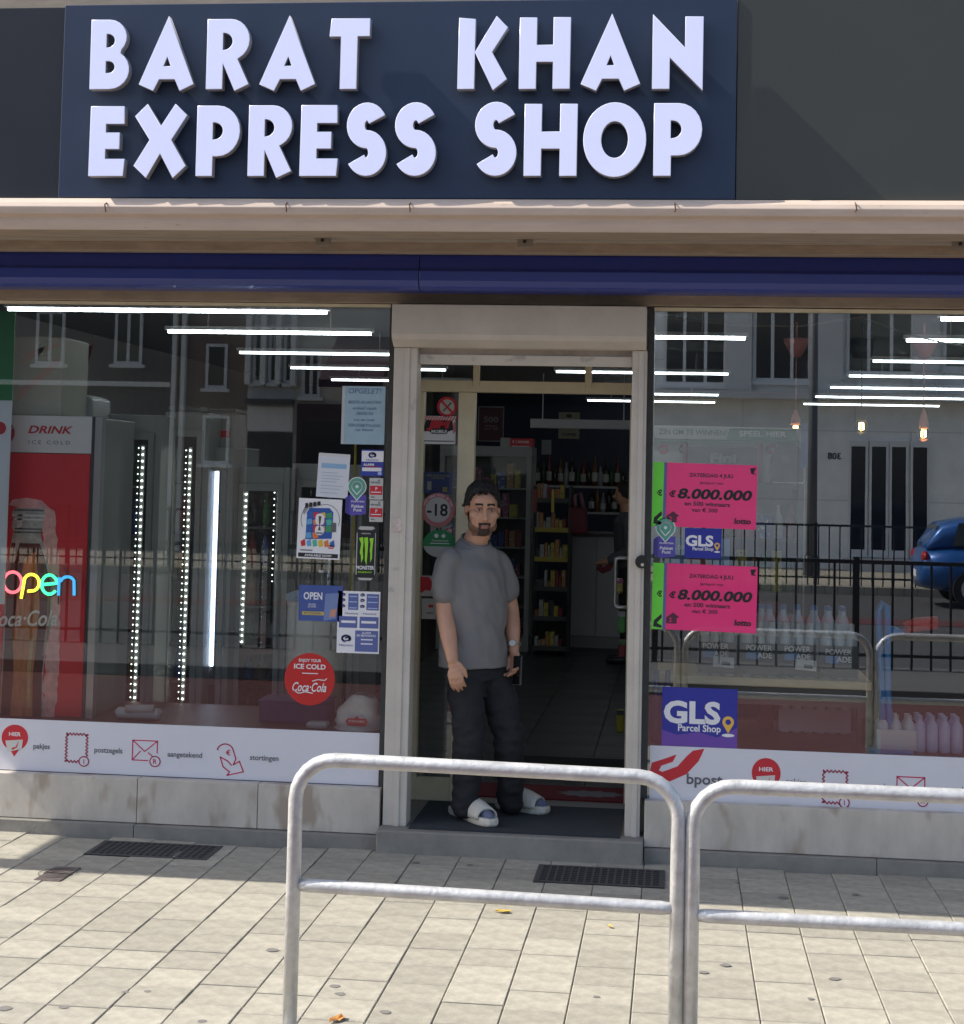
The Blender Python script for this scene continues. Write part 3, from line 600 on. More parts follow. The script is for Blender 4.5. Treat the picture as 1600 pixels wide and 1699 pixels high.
# blue hatchback parked opposite
cx, cy = O(1508, 980, -20.6).x+.05, -20.6
car = thing('parked_car', 'blue hatchback parked across the street, mirrored at the right edge', 'car', (cx+2, cy, -.12))
paint = M('blue_car_paint', (.015, .10, .33), .28, .3, coat=.6)
secs = [(.0, .62, .42, .70), (.06, .78, .30, .95), (.5, .86, .24, 1.02), (1.2, .88, .22, 1.04), (2.6, .88, .22, .98), (3.3, .85, .24, .92), (3.9, .76, .30, .78), (4.1, .6, .42, .62)]
def carloft(secs, n=20, e=3.2):
    mb = MB(); vs = []
    for x, hw, zl, zh in secs:
        for k in range(n):
            t = 2*math.pi*k/n; c_, s_ = math.cos(t), math.sin(t)
            vs.append((cx+x, cy+hw*math.copysign(abs(c_)**(2/e), c_), -.12+(zl+zh)/2+(zh-zl)/2*math.copysign(abs(s_)**(2/e), s_)))
    fs = [(i*n+k, i*n+(k+1) % n, (i+1)*n+(k+1) % n, (i+1)*n+k) for i in range(len(secs)-1) for k in range(n)]
    return mb.add(vs, fs+[tuple(range(n-1, -1, -1)), tuple(range((len(secs)-1)*n, len(secs)*n))])
carloft(secs).build('body', paint, car, smooth=True)
carloft([(.12, .60, .92, 1.05), (.35, .68, .92, 1.38), (.9, .70, .92, 1.50), (1.9, .70, .92, 1.50), (2.6, .66, .92, 1.25), (3.1, .60, .90, .97)], e=4).build('cabin', paint, car, smooth=True)
for s_ in (1, -1):
    MB().add([(cx+q, cy+s_*yy, z-.12) for q, yy, z in ((.5, .725, 1.0), (2.75, .70, 1.0), (2.2, .70, 1.36), (.6, .70, 1.38))], [(0, 1, 2, 3)]).build('side_window', panem, car)
    for q in (.8, 3.25):
        wh = MB().tube([(cx+q, cy+s_*.72, .2), (cx+q, cy+s_*.9, .2)], .31, 24).build('wheel', M('tyre_rubber', (.012, .012, .012), .8), car); MB().tube([(cx+q, cy+s_*.88, .2), (cx+q, cy+s_*.91, .2)], .19, 16).build('rim', chrome, wh)
    MB().ball((cx+.08, cy+s_*.62, .70), .06, .17, .10, 12).build('tail_light', M('tail_red', (.35, .01, .01), .2), car, smooth=True)
MB().add([(cx+.17, cy-.55, 1.0-.12), (cx+.17, cy+.55, .88), (cx+.30, cy+.5, 1.22), (cx+.30, cy-.5, 1.22)], [(0, 1, 2, 3)]).build('rear_window', panem, car)
B('number_plate', white, car, cx-.012, cx+.01, cy-.26, cy+.26, .36, .47)
# ------------------------------------------------------------------ shop ceiling lights
tubem = M('fluorescent_tube', (.9, .95, 1), .4, emit=14, ecol=(.86, .94, 1)); tubem2 = M('fluorescent_tube_dimmed', (.9, .95, 1), .4, emit=4.5, ecol=(.86, .94, 1)); housing = M('light_housing', (.6, .6, .6), .5)  # same tubes: front rows brightened for the window goods, rear rows dimmed
n_ = 0
for row, d_ in enumerate((9.75, 11.2, 13.1, 14.9, 16.7, 18.5, 20.2)):
    for c_, (a, b2, lab) in enumerate(((-3.5, -2.05, 'left'), (-1.1, .45, 'middle'), (1.45, 3.05, 'right'))):
        if (c_ == 0 and row > 4) or (c_ == 1 and row in (0, 2, 4)): continue
        y = CAM.y+d_; a_ = a-.55 if (row == 0 and c_ == 0) else a
        r = thing('ceiling_light', f'lit fluorescent tube, {("nearest the window", "second from the window", "third from the window", "fourth from the window", "third from the back", "second from the back", "farthest back")[row]} in the {lab} ceiling column', 'lamp', ((a_+b2)/2, y, 2.77), 'fluorescent tubes on the shop ceiling')
        B('housing', housing, r, a_, b2, y-.022, y+.022, 2.785, 2.81); MB().tube([(a_+.02, y, 2.772), (b2-.02, y, 2.772)], .009, 8).build('tube', tubem if row < 2 else tubem2, r, smooth=True)
        for xx in (a_+.3, b2-.3): B('hanger', housing, r, xx-.004, xx+.004, y-.004, y+.004, 2.81, 2.95)
# ------------------------------------------------------------------ left window: coolers and things on the sill
cokered = M('cooler_red', (.75, .022, .035), .35, var=.06); whitep = M('cooler_white', (.82, .80, .79), .4); gframe = M('cooler_grey', (.34, .34, .33), .4, .3)
Yc = .02
c = thing('drinks_cooler', 'red and white drinks cooler with a bottle picture at far left', 'cooler', (-3.4, Yc, ZS))
x0, x1 = -4.2, X(150, 900, Yc); zt = Zz(80, 690, Yc); zh = Zz(80, 752, Yc)
B('body', gframe, c, x0, x1+.02, Yc+.02, Yc+.6, ZS, zt-.005, bevel=.006)
hd = B('header', whitep, c, x0, x1-.005, Yc-.012, Yc+.019, zh+.002, zt, bevel=.002); B('front_panel', cokered, c, x0, x1-.012, Yc-.01, Yc+.019, ZS+.005, zh-.002)
B('edge_strip', M('dark_edge', (.05, .045, .05), .4), c, x1-.008, x1+.006, Yc-.014, Yc+.02, ZS, zt)
B('edge_strip', M('silver_edge', (.45, .44, .45), .3, .5), c, x1+.007, x1+.045, Yc-.008, Yc+.05, ZS, zt)
def on(par, Y, nm, pts, mat, cpx, lv=1):          # flat print on a facade-parallel face
    s_ = (Y-CAM.y)/F_PX; c0 = P(cpx[0], cpx[1], Y); y = Y-.0007*lv
    return MB().prism([(c0.x+(a-cpx[0])*s_, c0.z-(b2-cpx[1])*s_) for a, b2 in pts], y+.0004, y-.0003).build(nm, mat, par)
def ont(par, Y, body, px, py, h, mat, wfit=None, bold=0, shear=0, lv=2, space=1., rot=0):
    s_ = (Y-CAM.y)/F_PX; me = text_mesh(body, h*s_, bold, shear, wfit=wfit*s_ if wfit else None, space=space); c0 = P(px, py, Y)
    if rot:
        for v in me.vertices: x_, y_ = v.co.x, v.co.y; v.co.x = x_*math.cos(rot)-y_*math.sin(rot); v.co.y = x_*math.sin(rot)+y_*math.cos(rot)
    return stand(me, c0.x, Y-.0007*lv, c0.z, 'lettering', mat, par)
ont(c, Yc-.012, 'DRINK', 84, 713, 13, redp, 80, .035, .25); ont(c, Yc-.012, 'ICE COLD', 82, 734, 6.5, greyp, 74, .0, 0, space=1.5)
on(c, Yc-.012, 'roundel', arcpx(5, 718, 21, 0, 360, 28), redp, (5, 718)); on(c, Yc-.012, 'roundel_star', [(-4, 722), (6, 716), (24, 707), (10, 722), (20, 728), (4, 726)], white, (5, 718), 2)
# bottle picture: frosty splash, bottle silhouette in bands of glass, cola and highlights
frost = M('picture_frost', (.80, .42, .41), .5, var=.25, vs=30); bglass = M('picture_glass', (.42, .43, .43), .4, var=.4, vs=35); cola = M('picture_cola', (.10, .022, .015), .35, var=.5, vs=18); amber = M('picture_amber', (.45, .17, .06), .35, var=.5, vs=14, stretch=(3, 1, .6))
cc = (45, 950)
random.seed(3)
sp = []
for i in range(40):
    t = i/39; yy = 825+t*370; sp.append((88+10*math.sin(t*3)+random.uniform(-1.5, 2.5)+t*14, yy))
sp2 = [(p_[0]-22-random.uniform(0, 5), p_[1]) for p_ in sp][::-1]
on(c, Yc-.010, 'frost_splash', [(8, 835), (14, 826), (40, 822), (66, 826), (80, 838)]+sp[2:]+sp2[:-3]+[(70, 850)], frost, cc, 1)
neck = [(18, 840), (72, 840), (74, 852), (69, 856), (70, 872), (66, 880), (70, 896), (78, 920), (86, 950), (92, 985), (92, 1030), (84, 1075), (80, 1120), (84, 1196), (2, 1196), (4, 1100), (6, 1040), (4, 985), (8, 940), (14, 905), (18, 880), (15, 872), (17, 858), (14, 852)]
on(c, Yc-.010, 'bottle_glass', neck, bglass, cc, 2)
on(c, Yc-.010, 'cola', [(16, 900), (66, 900), (76, 925), (86, 965), (89, 1020), (82, 1075), (78, 1120), (80, 1196), (3, 1196), (5, 1090), (6, 985)], cola, cc, 3)
on(c, Yc-.010, 'amber_glow', [(40, 925), (58, 915), (66, 960), (70, 1010), (66, 1070), (62, 1120), (64, 1196), (24, 1196), (28, 1120), (24, 1060), (30, 990)], amber, cc, 4)
on(c, Yc-.010, 'amber_highlight', [(56, 1060), (62, 1062), (58, 1120), (60, 1180), (54, 1180), (52, 1110)], M('picture_light', (.5, .33, .17), .35, var=.3, vs=20), cc, 5)
on(c, Yc-.010, 'neck_highlight', [(24, 846), (34, 846), (32, 890), (24, 930), (20, 930), (24, 890)], M('picture_glint', (.5, .5, .5), .3, var=.4, vs=40), cc, 5)
for yy, wd in ((842, 27), (851, 30), (858, 26), (874, 25), (880, 27)): on(c, Yc-.010, 'neck_ring', [(45-wd, yy), (45+wd, yy), (45+wd-1, yy+2.6), (45-wd+1, yy+2.6)], M('ring_dark', (.13, .13, .13), .4) if wd % 2 else M('ring_light', (.75, .75, .75), .3), cc, 5)
for pts in ([(7, 985), (10, 985), (10, 1060), (8, 1190), (5, 1190), (7, 1060)], [(84, 970), (88, 985), (88, 1030), (80, 1090), (78, 1090), (84, 1030)], [(14, 910), (19, 905), (14, 950), (11, 950)]): on(c, Yc-.010, 'edge_light', pts, M('edge_glint', (.42, .26, .2), .35), cc, 5)
ont(c, Yc-.010, 'Coca·Cola', 38, 1026, 27, white, 124, .02, .35, lv=6, rot=.05)
# box, tub and red cloth on top of the cooler
bx = MB().box(X(10, 600, .1), X(104, 600, .1), .10, .50, zt, Zz(60, 558, .1)).build('carton', M('cream_carton', (.52, .50, .42), .7, var=.06), loc=(-3.5, .3, zt), bevel=.012); tag(bx, 'cream carton with pale red streaks on top of the red cooler', 'box')
on(bx, .10, 'print_streak', [(38, 583), (100, 566), (100, 572), (70, 583), (30, 606)], M('pale_pink', (.6, .42, .36), .6), (60, 620)); on(bx, .10, 'print_streak', [(28, 650), (100, 590), (100, 606), (60, 640), (26, 672)], M('pale_pink', (.6, .42, .36), .6), (60, 620)); on(bx, .10, 'print_streak', [(60, 572), (78, 560), (72, 578), (62, 594)], M('pale_sage', (.42, .45, .38), .6), (60, 620))
tb = MB().prism([(X(104, 660, .6), zt), (X(166, 660, .6), zt), (X(164, 660, .6), Zz(130, 662, .6)), (X(150, 660, .6), Zz(130, 656, .6)), (X(104, 660, .6), Zz(130, 655, .6))], .5, .8).build('plastic_tub', M('frosted_plastic', (.42, .43, .42), .35), loc=(-3.2, .6, zt), bevel=.01); tag(tb, 'frosted plastic tub on the cooler beside the carton', 'tub')
clm = M('red_cloth', (.20, .02, .03), .7, var=.25, vs=12); r = MB(); rows = 14
for j in range(9):
    for i in range(rows+1):
        u, v = i/rows, j/8; q = P(104+54*u*(1-.35*v), 655-70*(1-v)*(.35+.65*u)-20*(1-v), .82); r.v.append((q.x, .82+.03*math.sin(u*16+v*2), q.z))
r.f = [(j*(rows+1)+i, j*(rows+1)+i+1, (j+1)*(rows+1)+i+1, (j+1)*(rows+1)+i) for j in range(8) for i in range(rows)]; r.m = [0]*len(r.f)
cl = r.build('folded_flag', clm, loc=(-3.2, .82, zt), smooth=True); so_ = cl.modifiers.new('solid', 'SOLIDIFY'); so_.thickness = .006; tag(cl, 'dark red folded cloth flag standing behind the carton', 'cloth')
# glass-door fridges with LED strips
ledm = M('led_dot', (1, 1, 1), .3, emit=9, ecol=(.95, 1, .97)); ledb = M('led_bar', (.7, .8, 1), .3, emit=7, ecol=(.62, .72, 1))
fglass = glass_mat('fridge_glass', .05, (.8, .84, .82)); dark_in = M('fridge_inside', (.035, .035, .036), .6)
bott = [M('bottle_dark', (.015, .012, .012), .15), M('bottle_green', (.02, .10, .03), .2), M('bottle_red', (.22, .02, .02), .3), M('bottle_blue', (.03, .06, .22), .3), M('bottle_amber', (.2, .09, .02), .2), M('bottle_clear', (.35, .38, .4), .15)]
def bottle(mb, x, y, z, h, r, mi=0): mb.lathe((x, y, z), [(r*.9, 0), (r, .01), (r, h*.55), (r*.9, h*.64), (r*.4, h*.8), (r*.36, h*.96), (r*.42, h)], 8, mi)
def fridge(lab, px0, px1, pytop, Y, depth, leds, blue=False):
    x0, x1 = X(px0, 900, Y), X(px1, 900, Y); zt = Zz((px0+px1)/2, pytop, Y); z0 = .11
    r = thing('glass_fridge', lab, 'fridge', ((x0+x1)/2, Y, z0), 'glass door fridges in the left window')
    s = MB(); t_ = .035
    for q in ((x0, x0+t_, Y, Y+depth), (x1-t_, x1, Y, Y+depth), (x0+t_, x1-t_, Y+depth-.02, Y+depth)): s.box(*q, z0, zt)
    s.box(x0+t_, x1-t_, Y, Y+depth-.02, zt-.10, zt); s.box(x0+t_, x1-t_, Y, Y+depth-.02, z0, z0+.22); s.build('cabinet', gframe, r, bevel=.003)
    B('back_lining', dark_in, r, x0+t_, x1-t_, Y+depth-.03, Y+depth-.022, z0+.22, zt-.1)
    d = MB(); e = .03
    for q in ((x0+t_, x0+t_+e, z0+.22, zt-.1), (x1-t_-e, x1-t_, z0+.22, zt-.1), (x0+t_+e, x1-t_-e, z0+.22, z0+.26), (x0+t_+e, x1-t_-e, zt-.14, zt-.1)): d.box(q[0], q[1], Y-.03, Y-.002, q[2], q[3])
    d = d.build('door', gframe, r); pane(x0+t_, x1-t_, z0+.24, zt-.12, Y-.012, 'door_pane', fglass, d)
    for k in range(1, 6):
        z = z0+.22+(zt-z0-.34)*k/6; sh = B('shelf', dark_in, r, x0+t_+.002, x1-t_-.002, Y+.05, Y+depth-.035, z-.012, z)
    for k in range(6):
        z = z0+.22+(zt-z0-.34)*k/6+.001; nb_ = max(2, int((x1-x0-.1)/.075))
        for i in range(nb_):
            mb = MB(); bottle(mb, x0+t_+.045+i*(x1-x0-.09)/nb_, Y+.16, z, .2, .03); mb.build('bottle', bott[(k*3+i) % 5], r, smooth=True)
    for lx, ly0, ly1 in leds:
        xa = X(lx, 900, Y+.03); za, zb = Zz(lx, ly0, Y+.03), Zz(lx, ly1, Y+.03); za = min(za, zt-.13)
        st = B('led_strip', gframe, r, xa-.012, xa+.012, Y+.022, Y+.03, zb, za)
        if blue: B('led_bar', ledb, st, xa-.008, xa+.008, Y+.012, Y+.0215, zb, za)
        else:
            m2 = MB(); n = int((za-zb)/.036)
            for i in range(n): m2.ball((xa, Y+.018, zb+(i+.5)*(za-zb)/n), .005, n=6); m2.ball((xa-.028, Y+.03, zb+(i+.5)*(za-zb)/n), .0028, n=5)
            m2.build('led_dots', ledm, st)
    return r
fridge('tall glass door fridge with dotted light strip beside red cooler', 163, 262, 688, .75, .6, [(233, 738, 1185)])
fridge('second glass door fridge with dotted light strip, further right', 268, 342, 684, 1.0, .6, [(312, 742, 1165)])
fridge('narrow fridge with a continuous bluish light bar', 336, 384, 742, 1.15, .6, [(358, 762, 1105)], True)
fridge('low fridge with two dotted light strips behind the poster', 386, 478, 775, 1.3, .6, [(407, 815, 1070), (461, 795, 970)])
fridge('dark fridge behind the posters nearest the door', 482, 600, 770, 1.5, .6, [(540, 1000, 1010)])
for k, (px0, px1, py0, py1, Y, lab) in enumerate(((283, 330, 680, 712, 1.1, 'clear storage box on top of the second fridge'), (343, 388, 683, 742, 1.25, 'white box with red print on top of the narrow fridge'))):
    x0, x1, z0, z1 = X(px0, 700, Y), X(px1, 700, Y), Zz(px0, py1, Y), Zz(px0, py0, Y)
    o = MB().box(x0, x1, Y, Y+.3, z0-.02, z1).build('storage_box', M('storage_box%d' % k, ((.28, .29, .28), (.38, .36, .34))[k], .4, var=.1), loc=((x0+x1)/2, Y, z0-.02), bevel=.01); tag(o, lab, 'box')
    B('lid', M('box_lid', (.2, .2, .2), .5), o, x0-.01, x1+.01, Y-.01, Y+.31, z1, z1+.02)
    if k: B('print_band', redp, o, x0+.02, x1-.02, Y-.003, Y-.001, z0+.06, z0+.1)
# white round display bin, purple crate, bag, tray, extension block
Y = .45; q = P(507, 1165, Y); zb = ZS
r = thing('display_bin', 'round white display column standing behind the round red sticker', 'bin', (q.x, Y+.2, zb))
MB().lathe((q.x, Y+.2, zb+.0), [(.155, .0), (.155, Zz(507, 1000, Y)-zb-.03), (.16, Zz(507, 1000, Y)-zb)], 28).build('drum', M('white_drum', (.85, .82, .8), .4, var=.05), r, smooth=True)
MB().lathe((q.x, Y+.2, Zz(507, 1000, Y)), [(.165, 0), (.165, .03), (.12, .05)], 28).build('rim', M('pale_blue_rim', (.35, .45, .6), .3), r)
x0, x1 = X(432, 1180, .15), X(545, 1180, .15)
o = MB().box(x0, x1, .12, .32, ZS, Zz(490, 1165, .12)).build('purple_box', M('purple_card', (.06, .03, .12), .6, var=.1), loc=((x0+x1)/2, .2, ZS), bevel=.006); tag(o, 'dark purple box on the window sill under the white column', 'box')
B('lid_flap', M('purple_card2', (.08, .045, .15), .6), o, x0, x1, .1, .33, Zz(490, 1165, .12)+.001, Zz(490, 1165, .12)+.008)
r = MB(); bx0, bx1 = X(553, 1180, .0), X(630, 1180, .0); bz0, bz1 = ZS, Zz(590, 1157, .0); n = 14; random.seed(11)
for j in range(8):
    t = j/7
    for k in range(n):
        a = 2*math.pi*k/n; wob = 1+.12*math.sin(3*a+j)+random.uniform(-.06, .06); sx = (bx1-bx0)/2*(1-.35*t**2)*wob; sy = .09*(1-.3*t)*wob
        r.v.append(((bx0+bx1)/2+sx*math.cos(a)+.02*t, .02+sy*math.sin(a), bz0+(bz1-bz0)*(t-.12*t*t*math.cos(a*2))))
r.f = [(j*n+k, j*n+(k+1) % n, (j+1)*n+(k+1) % n, (j+1)*n+k) for j in range(7) for k in range(n)]+[tuple(range(7*n, 8*n))]; r.m = [0]*len(r.f)
o = r.build('carrier_bag', M('bag_plastic', (.75, .7, .69), .4, var=.12, vs=14, bump=.5, bs=16), loc=((bx0+bx1)/2, .02, ZS), smooth=True); tag(o, 'white plastic carrier bag with red emblem on the window sill', 'bag')
on(o, -.085, 'red_emblem', [(573, 1197), (577, 1192), (588, 1192), (592, 1188), (597, 1192), (607, 1192), (611, 1197), (607, 1204), (577, 1204)], redp, (590, 1197)); ont(o, -.086, 'STEWARD', 592, 1197, 3.6, white, 28, .02)
x0, x1 = X(193, 1193, .05), X(267, 1193, .05)
o = MB().tube([(x0, .05, ZS+.025), (x0+.01, .05, ZS+.03), (x1-.01, .05, ZS+.03), (x1, .05, ZS+.025)], [.02, .03, .03, .02], 12).build('bottle_pack', M('white_wrap', (.6, .58, .58), .4), loc=((x0+x1)/2, .05, ZS)); tag(o, 'white wrapped roll lying on the sill below the light strips', 'package')
MB().tube([(x0+.06, .02, ZS+.055), (x1-.03, .02, ZS+.062)], .02, 10).build('roll', M('white_wrap', (.6, .58, .58), .4), o, smooth=True)
x0, x1 = X(510, 1202, .0), X(545, 1202, .0); o = MB().box(x0, x1, -.04, .06, ZS, ZS+.03).build('white_tray', M('tray_white', (.45, .42, .44), .4), loc=(x0, 0, ZS), bevel=.012); tag(o, 'small pale tray beside the carrier bag on the sill', 'tray')
# yellow ribbon hanging behind the stickers
p0, p1 = P(592, 640, -.05), P(582, 1000, -.05)
o = MB().tube([p0, (p0.x*.5+p1.x*.5+.004, -.05, (p0.z+p1.z)/2), p1], .006, 6, flat=.3).build('ribbon', M('yellow_ribbon', (.5, .38, .05), .5), loc=p1); tag(o, 'thin yellow ribbon hanging behind the stickers beside the door', 'ribbon')
# neon OPEN sign
Yn = -.06
r = thing('neon_sign', 'multicoloured neon OPEN sign hanging before the bottle picture', 'neon sign', P(68, 998, Yn))
def neon(nm, pts, col):
    w_ = [P(a, b2, Yn) for a, b2 in pts]; MB().tube(w_, .0078, 10).build(nm, M(nm+'_glow', col, .3, emit=1.6, ecol=col), r, smooth=True)
    MB().tube([v+Vector((.003, .014, -.003)) for v in w_], .0105, 8).build(nm+'_backing', M('neon_back', (.02, .03, .03), .5), r)
neon('letter_o', arcpx(21, 966, 15, 0, 360, 24, 17), (1, .12, .16))
neon('letter_p', [(35, 993), (41, 960)]+arcpx(52, 967, 13, 195, 430, 16, 14)+[(46, 981)], (1, .85, .05))
neon('letter_e', [(70, 970), (92, 968)]+arcpx(82, 970, 13, -8, -320, 18, 16), (.05, .9, .35))
neon('letter_n', [(97, 988), (98, 958), (101, 966)]+arcpx(112, 966, 11, 190, 350, 10, 9)+[(123, 988)], (.03, .22, .5))
for a, b2 in (((70, 952), (70, 870)), ((112, 955), (74, 872))): MB().tube([P(*a, Yn+.01), P(*b2, .3)], .002, 5).build('hanging_wire', blackp, r)
MB().tube([P(97, 990, Yn+.012), P(96, 1040, .2), P(88, 1100, .25), P(84, 1190, .3)], .004, 6).build('power_cord', blackp, r)
# ------------------------------------------------------------------ stickers and posters on the left window
YI, YO_ = GY+.006, GY-.004                         # behind / in front of the glass
Sh = Sheet
s = Sh('window_poster', 'green and white poster cut off by the left frame edge', 'poster', -60, 505, 20, 1010, YI, white)
s.rect('green_field', -60, 505, 20, 660, greenp); s.disc('red_roundel', 0, 708, 11, redp)
s = Sh('handwritten_notice', 'pale blue handwritten notice in a sleeve at the top by the door', 'notice', 566, 640, 640, 738, YO_, M('pale_blue_paper', (.30, .42, .50), .4, var=.12, vs=9), rot=0)
s.rect('sleeve_edge', 566, 640, 571, 738, M('sleeve_grey', (.45, .47, .48), .4))
ink = M('blue_ink', (.08, .15, .26), .5)
for k, (t, y, h, wd) in enumerate((('OPGELET!', 648, 9, 56), ('BESTE KLANTEN', 667, 5, 56), ('enkel cash', 677, 5, 40), ('28/05/26', 686, 5, 30), ('tot en met', 697, 5, 36), ('TERUGBETALING', 706, 5, 56), ('op kassa', 714, 5, 30))): s.text(t, 605, y, h, ink, wd, .0, .2)
s = Sh('paper_notice', 'white printed letter taped up above the football poster', 'notice', 526, 753, 580, 826, YO_, M('letter_paper', (.62, .64, .70), .5, var=.05), rot=-2.5)
s.rect('blue_heading', 532, 769, 575, 777, M('heading_blue', (.25, .42, .62), .5)); s.rect('tape', 527, 752, 580, 757, M('tape_grey', (.6, .6, .6), .3))
for y in (784, 789, 794, 799, 806, 811, 818): s.rect('text_line', 533, y, 573-(y*7 % 15), y+1.2, M('line_grey', (.40, .43, .50), .5))
def pin_sticker(px, py, lab, k=1.0):
    s = Sh('parcel_sticker', lab, 'sticker', px-15*k, py+3*k, px+19*k, py+38*k, YO_, purple, shape=[(px-16*k, py+9*k), (px-8*k, py+4*k), (px+19*k, py+4*k), (px+19*k, py+36*k), (px-4*k, py+39*k), (px-16*k, py+34*k)])
    s.poly('box_side', [(px-16*k, py+9*k), (px-9*k, py+4*k), (px-9*k, py+38*k), (px-16*k, py+34*k)], M('box_side_purple', (.05, .04, .24), .45))
    pin = arcpx(px+3*k, py-10*k, 16*k, 150, 390, 20)+[(px+3*k, py+14*k)]
    s.poly('pin_edge', pin, white, 1); c2 = (px+3*k, py-10*k)
    s.poly('pin', [(c2[0]+(a-c2[0])*.91, c2[1]+(b2-c2[1])*.91) for a, b2 in pin], M('pin_green', (.10, .33, .25), .45), 2)
    inner = [(c2[0]+(a-c2[0])*.55, c2[1]+(b2-c2[1])*.55) for a, b2 in pin]; s.line('pin_outline', inner, 1.6*k, white, 3, True); s.disc('pin_dot', c2[0], c2[1], 2.6*k, white, 3)
    s.text('PUNTEN', px+5*k, py+15*k, 2.6*k, white, 22*k, .03, lv=3); s.text('Pakket\nPunt', px+5*k, py+26*k, 5*k, white, 21*k, .03, lv=3)
pin_sticker(589, 817, 'purple parcel sticker with green map pin, left of the door')
s = Sh('alarm_sticker', 'white and navy alarm sticker with a knot emblem, topmost by the door', 'sticker', 599, 746, 637, 790, YO_, bluep)
def knot(s, x, y, r, m=bluep):
    s.line('knot_emblem', arcpx(x, y, r, 100, 400, 14, r*.7), r*.45, m, 3); s.line('knot_emblem', arcpx(x+r*.25, y+r*.1, r*.5, 200, 480, 10, r*.4), r*.3, m, 3)
s.rect('white_field', 600, 748, 637, 766, white); knot(s, 618, 755, 5.5); s.text('Homiris', 618, 763, 3, bluep, 20, lv=3); s.text('ALARM', 612, 771, 4, white, 18, .04); s.text('TELEBEWAKING', 618, 774.5, 2, redp, 26, .04)
s.rect('number_box', 601, 776, 634, 782, white); s.rect('qr_field', 628, 783, 634, 788, M('pale_blue', (.4, .5, .7), .5))
for k, y in enumerate((793, 830)):
    s = Sh('payment_sticker', ('upper', 'lower')[k]+' of the two small red and white stickers by the door', 'sticker', 613, y, 636, y+36, YO_, M('sticker_grey', (.50, .50, .48), .5), 'red and white stickers by the door')
    s.rect('red_field', 614, y+13, 635, y+28, redp); s.text('varopa', 623, y+8, 3.6, greyp, 17, .04); s.disc('leaf_dot', 629, y+4, 1.6, greyp); s.text('P', 625, y+18, 5, white, None, .04, lv=3); s.rect('text_line', 616, y+23, 633, y+24.5, white, 2); s.rect('text_line', 616, y+31, 622, y+33, greyp, 2)
# football-album poster
s = Sh('album_poster', 'white poster of coloured blocks, figure 26 and AVAILABLE NOW!', 'poster', 493, 827, 567, 928, YO_, white, rot=-1.2)
cols = [(.03, .12, .4), (.55, .03, .04), (.7, .45, .03), (.05, .3, .12), (.12, .35, .6), (.7, .2, .04), (.25, .05, .3), (.08, .45, .3)]
s.line('outline_arc', arcpx(520, 862, 22, 150, 290, 12, 26), 1, greyp, 1); s.line('outline_arc', arcpx(540, 862, 24, 250, 380, 12, 26), 1, greyp, 1)
random.seed(5)
s.poly('album_cover', [(508, 850), (512, 843), (546, 842), (553, 849), (552, 893), (507, 896)], M('cover_blue', (.03, .09, .35), .4), 1)
for i in range(14):
    x = 507+(i % 4)*11.3; y = 849+(i//4)*11.5; s.poly('colour_block', [(x, y+random.uniform(0, 3)), (x+9, y), (x+11, y+9), (x+2, y+11)], M('block%d' % (i % 8), cols[i % 8], .4), 2)
s.poly('numeral', rrect(523, 852, 538, 871, 6), white, 3); s.poly('numeral', rrect(523, 872, 538, 888, 6), white, 3)
s.poly('trophy', [(528, 856), (533, 856), (532, 866), (531, 872), (533, 880), (528, 880), (530, 872), (529, 866)], M('trophy_brown', (.10, .06, .03), .4), 4); s.text('2026', 530.5, 884.5, 3, blackp, 12, .04, lv=5)
for i in range(6): s.poly('sticker_pack', [(499+i*10, 897+abs(i-2.5)*1.2), (506+i*10, 895), (508+i*10, 906), (501+i*10, 908)], M('pack%d' % i, cols[(i*3+1) % 8], .4), 2)
s.poly('fanned_cards', [(500, 850), (505, 838), (530, 832), (532, 838), (510, 844), (503, 855)], M('card_grey', (.3, .3, .3), .5), 1)
for i in range(4): s.rect('fan_card', 504+i*7, 835-i*1.2, 509+i*7, 843-i*1.6, blackp, 2)
s.poly('small_can', rrect(550, 866, 559, 882, 2), M('can_grey', (.12, .12, .12), .4), 3); s.poly('red_badge', rrect(546, 904, 557, 910, 3), redp, 2); s.rect('barcode', 499, 913, 520, 915, greyp, 2); s.text('Panini', 551.5, 907, 2.6, white, 9, .02, lv=3)
s.rect('foot_band', 496, 918.5, 564, 925.5, blackp, 1); s.text('AVAILABLE NOW!', 530, 922, 3.8, white, 46, .03, lv=2)
# energy-drink can sticker
s = Sh('can_sticker', 'black drink can sticker with green claw mark by the door', 'sticker', 590, 872, 624, 964, YO_, blackp, shape=[(592, 878), (596, 873), (618, 872), (623, 877), (624, 884), (624, 954), (620, 962), (612, 964), (600, 964), (593, 961), (590, 954), (590, 884)])
s.poly('can_rim', [(593, 877), (597, 873), (618, 873), (622, 876), (617, 879), (598, 879)], M('rim_silver', (.6, .6, .6), .3, .5), 1); s.poly('can_edge', [(591, 884), (592.5, 884), (592.5, 954), (591, 954)], M('rim_silver', (.6, .6, .6), .3, .5), 1); s.poly('can_edge', [(622.5, 884), (623.6, 884), (623.6, 954), (622.5, 954)], M('rim_silver', (.6, .6, .6), .3, .5), 1); s.poly('can_base', [(594, 959), (620, 959), (617, 963), (598, 963)], M('rim_silver', (.6, .6, .6), .3, .5), 1)
lime = M('claw_green', (.30, .68, .03), .45)
for pts in ([(595, 893), (602, 891), (603, 899), (602, 913), (603, 926), (600, 934), (599, 922), (597, 917), (599, 902)], [(604, 892), (610, 891), (611, 900), (610, 918), (609, 938), (606, 930), (606, 912), (605, 902)], [(613, 893), (620, 892), (619, 902), (618, 914), (618, 926), (615, 933), (615, 918), (614, 914), (615, 902)]): s.poly('claw_mark', pts, lime, 1)
